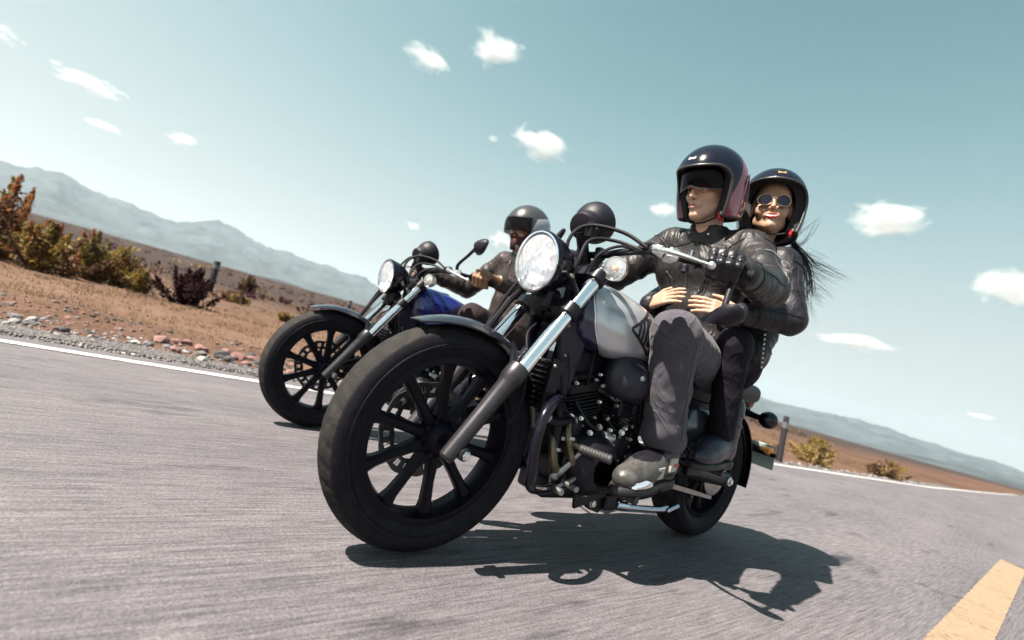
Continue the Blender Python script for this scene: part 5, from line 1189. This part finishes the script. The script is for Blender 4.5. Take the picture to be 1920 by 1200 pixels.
MAN=dict(pelvis=(.355,0,.80),chest=(.385,0,1.19),neck=(.435,0,1.345),shL=(.385,.195,1.292),shR=(.405,-.195,1.305),elL=(.545,.365,1.095),elR=(.53,-.39,1.095),wrL=(.842,.418,1.066),wrR=(.842,-.418,1.066),
 hipL=(.40,.095,.80),hipR=(.40,-.095,.80),knL=(.835,.232,.835),knR=(.835,-.232,.835),anL=(.733,.222,.472),anR=(.733,-.222,.472),heelL=(.690,.222,.362),heelR=(.690,-.222,.362),toeL=(.955,.256,.335),toeR=(.955,-.256,.335),seed=1.7)
person('man in navy black open helmet and leather jacket steering the silver motorcycle',MAN,'m','m',(0,0,0),dict(skin=M_skinm,lip=M_lipm,jacket=M_leath,trousers=M_cotton,glove=M_glove,pad=M_pad,strap=M_strap,hem=.067,tg=.018),((.505,0,1.553),-5,14,0,1.0),(.4,0,.70))
WOM=dict(pelvis=(.06,.015,.865),chest=(.13,.06,1.18),neck=(.165,.085,1.345),shL=(.205,.245,1.292),shR=(.185,-.095,1.305),elL=(.275,.352,1.045),elR=(.30,-.26,1.05),wrL=(.485,.250,1.000),tipL=(.605,.105,1.005),wrR=(.540,-.125,.985),tipR=(.575,.045,1.045),
 hipL=(.10,.10,.87),hipR=(.10,-.08,.87),knL=(.405,.225,.895),knR=(.405,-.225,.895),anL=(.335,.222,.53),anR=(.335,-.222,.53),heelL=(.285,.222,.455),heelR=(.285,-.222,.455),toeL=(.49,.24,.435),toeR=(.49,-.24,.435),seed=6.1)
PW,frw=person('woman in round sunglasses and black helmet hugging the man from the pillion seat',WOM,'w','w',(0,0,0),dict(skin=M_skinw,lip=M_lipw,jacket=M_leathw,trousers=M_tight,tg=.004,hem=.050,jg=.012,tf=.005),((.20,.13,1.573),28,-7,3,.985),(.05,0,.80))
OFFW=v3((.05,0,.80))
def addw(b,name,m,par=None,**k):
    o=b.build(name,m,par or PW,**k)
    if par is None: o.location=tuple(-OFFW)
    return o
# sunglasses
fw=(frw[0]*.985,frw[1]); T=lambda *p:to(fw,p)
b=MB(); lens=[]
def rim(s,rr,x0): return [T(x0-.10*abs(.026*math.cos(t)*1.1+.0)**2*0-.012*max(0,(math.cos(t))*1)*1.0,s*(.0365+rr*1.08*math.cos(t)),-.036+rr*.98*math.sin(t)) for t in np.linspace(0,2*math.pi,29)]
for s in(-1,1): b.tube(rim(s,.0275,.1195),.0011,6,smooth=False)
b.tube([T(.1195,.0105,-.030),T(.124,0,-.026),T(.1195,-.0105,-.030)],.0015,6)
for s in(-1,1): b.tube([T(.108,.064*s,-.030),T(.07,.078*s,-.028),T(.0,.082*s,-.028)],.0016,6)
SG=addw(b,'sunglasses',M_gold)
for s in(-1,1):
    p=rim(s,.0272,.1193)[:-1]; b=MB(); c_=sum(p)/len(p)+frw[0]@np.array([.003,0,0]); b.add(p+[c_],[(i,(i+1)%28,28) if s>0 else ((i+1)%28,i,28) for i in range(28)]); b.build('dark_lens',M_dlens,SG,None)
# flying hair
b=MB(); rg=random.Random(5)
H0=[(.05,.17,1.44),(.06,.20,1.41),(.04,.14,1.40)]
paths=[[(.085,.20,1.44),(.035,.24,1.393),(-.02,.245,1.372),(-.08,.24,1.378),(-.222,.25,1.385),(-.34,.25,1.40)],
       [(.08,.20,1.43),(.03,.25,1.36),(-.027,.26,1.26),(-.08,.26,1.22),(-.17,.26,1.215)],
       [(.09,.20,1.46),(.02,.20,1.455),(-.03,.20,1.475),(-.075,.21,1.54),(-.083,.22,1.61)],
       [(.09,.19,1.47),(.04,.20,1.49),(-.02,.20,1.555),(-.07,.21,1.60)],
       [(.07,.21,1.42),(.03,.26,1.33),(.0,.27,1.22),(-.002,.27,1.153),(-.04,.28,1.10)]]
for pi_,cnt in((0,84),(1,48),(2,12),(3,7),(4,40)):
    lk=[np.array([rg.gauss(0,1) for _ in range(3)]) for _ in range(7)]
    for i in range(cnt):
        sp=.010 if pi_ in(2,3) else .024; o=(np.array([rg.gauss(0,1) for _ in range(3)])*.35+lk[i%7])*sp; ph=rg.random()*6; am=rg.uniform(.004,.016)
        pts_=[]; p=paths[pi_]; e=rg.uniform(.72,1.08)
        for k_,q_ in enumerate(p):
            t=k_/(len(p)-1); w_=.25+1.25*t; q_=np.array(p[0])+(np.array(q_)-np.array(p[0]))*(e if t>.5 else 1); pts_.append(q_+o*w_+np.array([0,0,math.sin(ph+t*6)*am*t]))
        b.tube(pts_,[.00075,.0007,.0003],3)
addw(b,'hair',M_hair,ang=None,kind='stuff')
# hair tucked behind the helmet and studs down the jacket side
bvw=None
for ch in PW.children:
    if ch.name.startswith('jacket') or ch.name.startswith('trousers'): pass
for i in range(9):
    t=i/8; p=np.array((.262-.047*t,.262,.992-.152*t)); bo=bolt(PW,p,(.35,1,.1),.0055,.004,M_gold if i%3==2 else M_steelz); bo.name='stud'; bo.location=tuple(-OFFW)
b=MB(); S_=SDF((-.02,.10,.80),(.34,.30,1.06),.006); S_.cap((.12,.17,1.00),(.20,.20,.87),.085,.060,.02,fold=(.008,4,1,.0,1.0)); S_.put(lambda X,Y,Z:-(Z-.845)+0*X+0*Y,(-.1,0,.7),(.5,.4,1.2),.004,'i'); V,Q=S_.mesh(); jf=mesh_np('jacket_hem',V,Q,M_leathw,PW); jf.location=tuple(-OFFW)
R2=np.array((-.159,-1.494,-.086))
MAN2=dict(MAN); MAN2.update(seed=3.3,neck=(.415,0,1.345),chest=(.37,0,1.19),elL=(.53,.385,1.065),elR=(.53,-.40,1.055))
PR2,fr2=person('man in matte black helmet with smoked visor and face mask riding the blue motorcycle',MAN2,'m','r',tuple(R2),dict(skin=M_skinm,lip=M_lipm,jacket=M_leathb,trousers=M_brown,glove=M_tan,pad=M_tan,strap=M_tan,hem=.064),((.43,0,1.56),-8,8,0,1.0),(.4,0,.70))
S=SDF((-.02,-.09,-.22),(.15,.09,-.04),.003); S.ell((.028,0,-.085),(.078,.072,.088),.02); S.ell((.118,0,-.072),(.016,.017,.02),.012); S.ell((.09,0,-.145),(.028,.026,.024),.02); S.put(lambda X,Y,Z:Z+.052+.15*np.abs(Y)+0*X,(-.1,-.1,-.3),(.2,.1,.0),.004,'i'); S.put(lambda X,Y,Z:-X-.01+0*Y+0*Z,(-.1,-.1,-.3),(.2,.1,.0),.004,'i')
mk=S.build('face_mask',M_mask,PR2,xf=fr2); mk.location=(-.4,0,-.70)
# ---------------------------------------------------------------- second motorcycle
B2=copy_tree(BIKE); B2.location=tuple(R2); B2.rotation_euler=(R(-.8),0,R(-.7)); B2['label']='blue tanked black cruiser motorcycle on the far side, ridden by one person'
def walk(o):
    yield o
    for c in o.children: yield from walk(c)
for o in walk(B2):
    if o.name.startswith('tank_panel') or o.name.startswith('panel_rim'):
        o.data=o.data.copy(); o.data.materials[0]=M_blue if o.name.startswith('tank') else M_navy
# mirrors: hung below the left grip on the silver one, upright on the blue one
mirror(HB,[(.925,.43,1.045),(.935,.44,1.015),(.955,.448,.955),(.965,.452,.91)],(.968,.452,.900),(.50,.25,-.83),(0,1,.25),.030,.066,tp=-.75,dp=.75)
HB2=[o for o in walk(B2) if o.name.startswith('handlebar')][0]
for s in(1,): mirror(HB2,[(1.05,.285*s,1.06),(1.06,.29*s,1.10),(1.05,.36*s,1.165),(1.045,.40*s,1.205)],(1.03,.45*s,1.215),(.93,-.25*s,.1),(0,0,1),.072,.047)
# ---------------------------------------------------------------- plants
def leafmat(name,a,b,sc=2.5):
    m=mat(name,a,.7,col2=b,vscale=sc,spec=.2); t=m.node_tree; bs=t.nodes['Principled BSDF']; tr=t.nodes.new('ShaderNodeBsdfTranslucent'); mx=t.nodes.new('ShaderNodeMixShader'); mx.inputs[0].default_value=.42
    src=bs.inputs['Base Color'].links[0].from_socket; t.links.new(src,tr.inputs[0]); t.links.new(bs.outputs[0],mx.inputs[1]); t.links.new(tr.outputs[0],mx.inputs[2]); t.links.new(mx.outputs[0],t.nodes['Material Output'].inputs[0]); return m
M_bark=mat('dry_twig_bark',(.06,.045,.035),.9)
def bush(name,label,cat,c,hw,h,cols,n,seed,twig=26,leaf=.05,spiky=0,group=None,dens=.5):
    rg=np.random.default_rng(seed); P=root(name,label,cat,c,group=group)
    b=MB(); tips=[]
    for i in range(twig):
        a=rg.uniform(0,2*math.pi); rr=abs(rg.normal(0,.5)); rr=min(rr,1); hh=h*(rg.uniform(.55,1.0) if not spiky else rg.uniform(.35,1.0)**1.2)*(1-.35*rr*rr)
        e=np.array((hw*rr*math.cos(a),hw*.8*rr*math.sin(a),hh)); k=e*.5+np.array((0,0,-.12*h*rr))+rg.normal(0,.04*hw,3); b.tube([(e[0]*.12,e[1]*.12,-.05),k,e],[.014*h,.008*h,.002*h],4); tips.append((k,e))
    b.build('stem',M_bark,P,None,kind='stuff')
    V=[];k=len(tips)
    for j,m in enumerate(cols):
        nn=int(n*1.7)//len(cols); T=rg.integers(0,k,nn)
        sel=[t for t in range(k) if (t*7+seed)%len(cols)==j] or list(range(k)); T=np.array(sel)[rg.integers(0,len(sel),nn)]
        K=np.array([tips[t][0] for t in T]);E=np.array([tips[t][1] for t in T]); t=rg.uniform(.05,1.08,nn)[:,None]
        C=K*(1-t)+E*t; B0=np.array([tips[t_][0]*.35 for t_ in T]); low=rg.random(nn)<.35; C[low]=(B0*(1-t)+K*t)[low]
        C+=rg.normal(0,1,(nn,3))*np.array((hw,hw,h*.6))*.10*(1.15-t); C[:,2]=np.maximum(C[:,2],.01)
        u=rg.normal(0,1,(nn,3));u/=np.linalg.norm(u,axis=1)[:,None]; w_=np.cross(u,rg.normal(0,1,(nn,3)));w_/=np.linalg.norm(w_,axis=1)[:,None]
        s=leaf*.70*rg.uniform(.45,1.3,(nn,1)); A=np.stack([C-u*s,C+w_*s*.45,C+u*s,C-w_*s*.45],1).reshape(-1,3)
        mesh_np('foliage',A,np.arange(4*nn).reshape(-1,4),m,P,smooth=False,kind='stuff')
    return P
L_or=leafmat('orange_autumn_leaf',(.34,.14,.05),(.18,.075,.035)); L_ye=leafmat('yellow_green_leaf',(.34,.24,.06),(.18,.14,.045)); L_gr=leafmat('dull_green_leaf',(.20,.15,.055),(.12,.095,.04)); L_ma=leafmat('dark_maroon_leaf',(.050,.018,.022),(.026,.011,.015)); L_st=leafmat('straw_yellow_blade',(.40,.29,.13),(.27,.19,.085)); L_br=leafmat('brown_dry_leaf',(.15,.082,.05),(.09,.05,.033))
def gp(x,y): return (x,y,ground_h(x,y)-.02)
bush('shrub','tall leafy autumn sapling with a pointed crown above the left roadside scrub','shrub',gp(4.2,-11.4),.75,1.5,[L_or,L_or,L_ye],5200,11,34,.06,1)
bush('shrub','dark green and orange shrub cut off by the left picture edge','shrub',gp(4.9,-10.8),1.1,1.35,[L_gr,L_br,L_or],5200,12,30,.06)
bush('shrub','low orange shrub in front of the pointed autumn sapling','shrub',gp(3.5,-10.5),.8,.9,[L_or,L_ye,L_br],3600,13,26,.055)
bush('shrub','yellow green shrub right of the pointed autumn sapling','shrub',gp(2.9,-11.0),.8,.95,[L_ye,L_gr,L_or],3800,14,26,.055)
bush('shrub','small upright yellow shrub at the right end of the leafy roadside row','shrub',gp(2.35,-11.2),.5,.85,[L_ye,L_br],2600,15,20,.05,1)
bush('shrub','low brownish shrub left of the round dark maroon bush','shrub',gp(2.05,-10.4),.5,.5,[L_ye,L_br],1600,16,18,.045)
bush('bush','round dark maroon bush alone on the dry verge','bush',gp(1.35,-9.9),.62,.80,[L_ma],6500,17,40,.05)
bush('bush','small round dark bush further off beyond the maroon one','bush',gp(-1.6,-21.8),.55,.75,[L_ma,L_gr],3000,18,26,.07)
bush('bush','flat yellowish bush behind the maroon bush','bush',gp(.1,-13.0),.6,.25,[L_ye,L_br],1700,19,18,.05)
bush('bush','rounded straw yellow bush beside the right road edge','bush',(-12.6,-3.5,-.25),.75,.75,[L_st,L_st,L_ye],6000,20,34,.06)
bush('bush','low straw tuft beyond the black roadside post','bush',(-9.6,-3.35,-.25),.4,.42,[L_st,L_br],1400,21,20,.045)
bush('bush','long low straw tuft farther along the right road edge','bush',(-18.0,-3.2,-.25),1.0,.5,[L_st,L_br],2400,22,26,.06)
for i,(x,y,hw_,h_,lb) in enumerate([(-3.5,-15,.6,.35,'low brown scrub beyond the front wheel of the blue motorcycle'),(-6,-24,1.0,.5,'brown scrub clump on the plain behind the blue motorcycle'),(-.8,-11.2,.35,.25,'small dry tuft right of the maroon bush'),(2.9,-17,.8,.5,'scrub clump on the plain behind the yellow green shrub'),(-26,-4.6,1.1,.5,'distant brown scrub by the right road edge'),(-3.3,-31,1.2,.6,'distant dark scrub left of the blue motorcycle headlight')]):
    bush('scrub',lb,'scrub',gp(x,y),hw_,h_,[L_br,L_ye],1300,30+i,14,.05)
# low scrub scattered over the plain, too many to count
rg=np.random.default_rng(77); N=2600; nb=16; D=14*np.exp(rg.uniform(0,3.4,N)); X=rg.uniform(-1,1,N)*(D*2.2+10)-D*.9; Yp=edge_y(X)-D; Zp=np.array([ground_h(x,y) if abs(x)+abs(y)<250 else -.3 for x,y in zip(X,Yp)])
sz=rg.uniform(.10,.42,N)*(1+D/160); C=np.stack([X,Yp,Zp],1)[:,None]+rg.normal(0,1,(N,nb,3))*np.array((.55,.55,.22))*sz[:,None,None]+np.array((0,0,.30))*sz[:,None,None]
u=rg.normal(0,1,(N,nb,3)); u/=np.linalg.norm(u,axis=2)[:,:,None]; w_=np.cross(u,rg.normal(0,1,(N,nb,3))); w_/=np.linalg.norm(w_,axis=2)[:,:,None]; q_=(sz*.36)[:,None,None]*rg.uniform(.5,1.2,(N,nb,1))
A=np.stack([C-u*q_,C+w_*q_*.5,C+u*q_,C-w_*q_*.5],2).reshape(-1,3); mesh_np('scrub_cover',A,np.arange(len(A)).reshape(-1,4),[L_br,L_ma,L_st,leafmat('grey_brown_scrub',(.10,.075,.055),(.06,.045,.036))],smooth=False,mi=np.repeat(rg.choice(4,N,p=[.4,.15,.1,.35]),nb),kind='stuff')
# dry grass tufts over the verge and plain
rg=np.random.default_rng(3); N=9000; X=rg.uniform(-30,6,N); D=rg.gamma(1.4,3.6,N)+.8; Yg=edge_y(X)-.3-D
Hh=np.array([ground_h(x,y) for x,y in zip(X,Yg)]); A=[];nb=7
for k in range(nb):
    a=rg.uniform(0,2*np.pi,N); L=rg.uniform(.015,.06,N)*(1+.05*D); wd=.004+.0012*D; le=rg.uniform(.2,.9,N)*L
    bx,by=X+rg.normal(0,.04,N),Yg+rg.normal(0,.04,N); z=Hh-.01
    A.append(np.stack([np.stack([bx-wd*np.sin(a),by+wd*np.cos(a),z],1),np.stack([bx+wd*np.sin(a),by-wd*np.cos(a),z],1),np.stack([bx+le*np.cos(a),by+le*np.sin(a),z+L],1)],1))
A=np.stack(A,1).reshape(-1,3); mesh_np('dry_grass',A,np.arange(len(A)).reshape(-1,3),leafmat('dry_grass',(.25,.17,.105),(.16,.105,.066),.7),smooth=False,kind='stuff')
# ---------------------------------------------------------------- stones along the asphalt edge
def ico(sub):
    bm=bmesh.new(); bmesh.ops.create_icosphere(bm,subdivisions=sub,radius=1); V=np.array([v.co[:] for v in bm.verts]);F=np.array([[v.index for v in f.verts] for f in bm.faces]); bm.free(); return V,F
IV,IF=ico(1); IV2,IF2=ico(2)
def gravel(name,n,x0,x1,d0,d1,s0,s1,mats,seed):
    rg=np.random.default_rng(seed); X=rg.uniform(x0,x1,n); D=d0+(d1-d0)*rg.beta(1.3,1.6,n); Y=edge_y(X)-.3-D; s=s0*(s1/s0)**(rg.random(n)**2.2)
    Z=np.array([ground_h(x,y) for x,y in zip(X,Y)]); A=rg.normal(0,1,(n,3,3)); Q=np.linalg.qr(A)[0]; sc=rg.uniform(.55,1.25,(n,1,3))
    V=IV[None]*(1+rg.uniform(-.28,.28,(n,len(IV),1)))*sc; V=np.einsum('nij,nvj->nvi',Q,V)*s[:,None,None]; V[:,:,2]*=.75
    V+=np.stack([X,Y,Z+s*.2],1)[:,None]; F=(IF[None]+np.arange(n)[:,None,None]*len(IV)).reshape(-1,3)
    mi=np.repeat(rg.integers(0,len(mats),n),len(IF)); o=mesh_np(name,V.reshape(-1,3),F,mats,smooth=False,mi=mi,kind='stuff'); return o
G1=mat('grey_gravel',(.16,.152,.156),.9,col2=(.09,.086,.09),vscale=9); G2=mat('pale_gravel',(.27,.26,.26),.9); G3=mat('dark_gravel',(.045,.042,.045),.9); G4=mat('reddish_stone',(.21,.115,.105),.9,col2=(.13,.07,.062),vscale=12)
gravel('gravel',9000,-9,6,-.02,.95,.006,.026,[G1,G1,G2,G3],41)
gravel('gravel',2600,-9,6,.6,2.2,.008,.03,[G4,G1,G3,G4],42)
gravel('gravel',900,-25,-9,-.02,.8,.015,.05,[G1,G2,G3],43)
def stone(x,y,s,m,label,group,seed):
    rg=np.random.default_rng(seed); V=IV2*np.array((1,rg.uniform(.7,1),rg.uniform(.5,.75)))
    V=np.array([p*(1+.38*mnoise.noise((p[0]*1.3+seed,p[1]*1.3,p[2]*1.3))+.1*mnoise.noise((p[0]*4+seed,p[1]*4,p[2]*4))) for p in V])*s
    o=mesh_np('stone',V,IF2,m,ang=28); o.location=(x,y,ground_h(x,y)+s*.22); o.rotation_euler=(0,0,rg.uniform(0,6)); o['label']=label; o['category']='stone'; o['group']=group; return o
rg=np.random.default_rng(9)
for i in range(34):
    x=rg.uniform(.9,4.2); stone(x,float(edge_y(x))-.3-rg.uniform(.05,.95),rg.uniform(.028,.06),[G1,G2,G3][i%3],['loose mid grey stone on the gravel shoulder beside the white line','loose pale stone on the gravel shoulder beside the white line','loose dark stone on the gravel shoulder beside the white line'][i%3],['mid grey shoulder stones','pale shoulder stones','dark shoulder stones'][i%3],i)
for i in range(22):
    x=rg.normal(1.3,.33); stone(x,float(edge_y(x))-.3-rg.uniform(.5,1.25),rg.uniform(.035,.085),[G4,G4,G3][i%3],'reddish stone in the rubble heap left of the blue motorcycle front wheel' if i%3<2 else 'blackish stone in the rubble heap left of the blue motorcycle front wheel','reddish rubble stones' if i%3<2 else 'blackish rubble stones',60+i)
# ---------------------------------------------------------------- marker posts
M_post=mat('dark_post_plastic',(.014,.012,.018),.6,var=.3,vscale=12); M_cap=mat('grey_reflector_band',(.10,.105,.115),.4)
def post(c,h,r_,label,tilt=0,cap=True):
    P=root('marker_post',label,'marker post',c,(R(tilt),R(tilt*.5),0)); b=MB(); b.lathe((0,0,-.1),(0,0,1),[(0,r_),(h*.98,r_*.92),(h+.09,r_*.85),(h+.1,r_*.6),(h+.1,1e-4)],14); b.build('shaft',M_post,P,30)
    b=MB(); b.lathe((0,0,h*.74),(0,0,1),[(0,r_*1.04),(h*.13,r_*1.02)],14); b.build('reflector_band',M_cap if cap else M_post,P,30); return P
post(gp(.15,-17.9),1.02,.11,'dark marker post with a grey band right of the round maroon bush')
post(gp(-8.3,-28.2),1.0,.12,'distant dark marker post left of the blue motorcycle fork')
post((-9.0,-3.0,-.19),.98,.062,'black roadside marker post at the right beyond the licence plate',3,True)
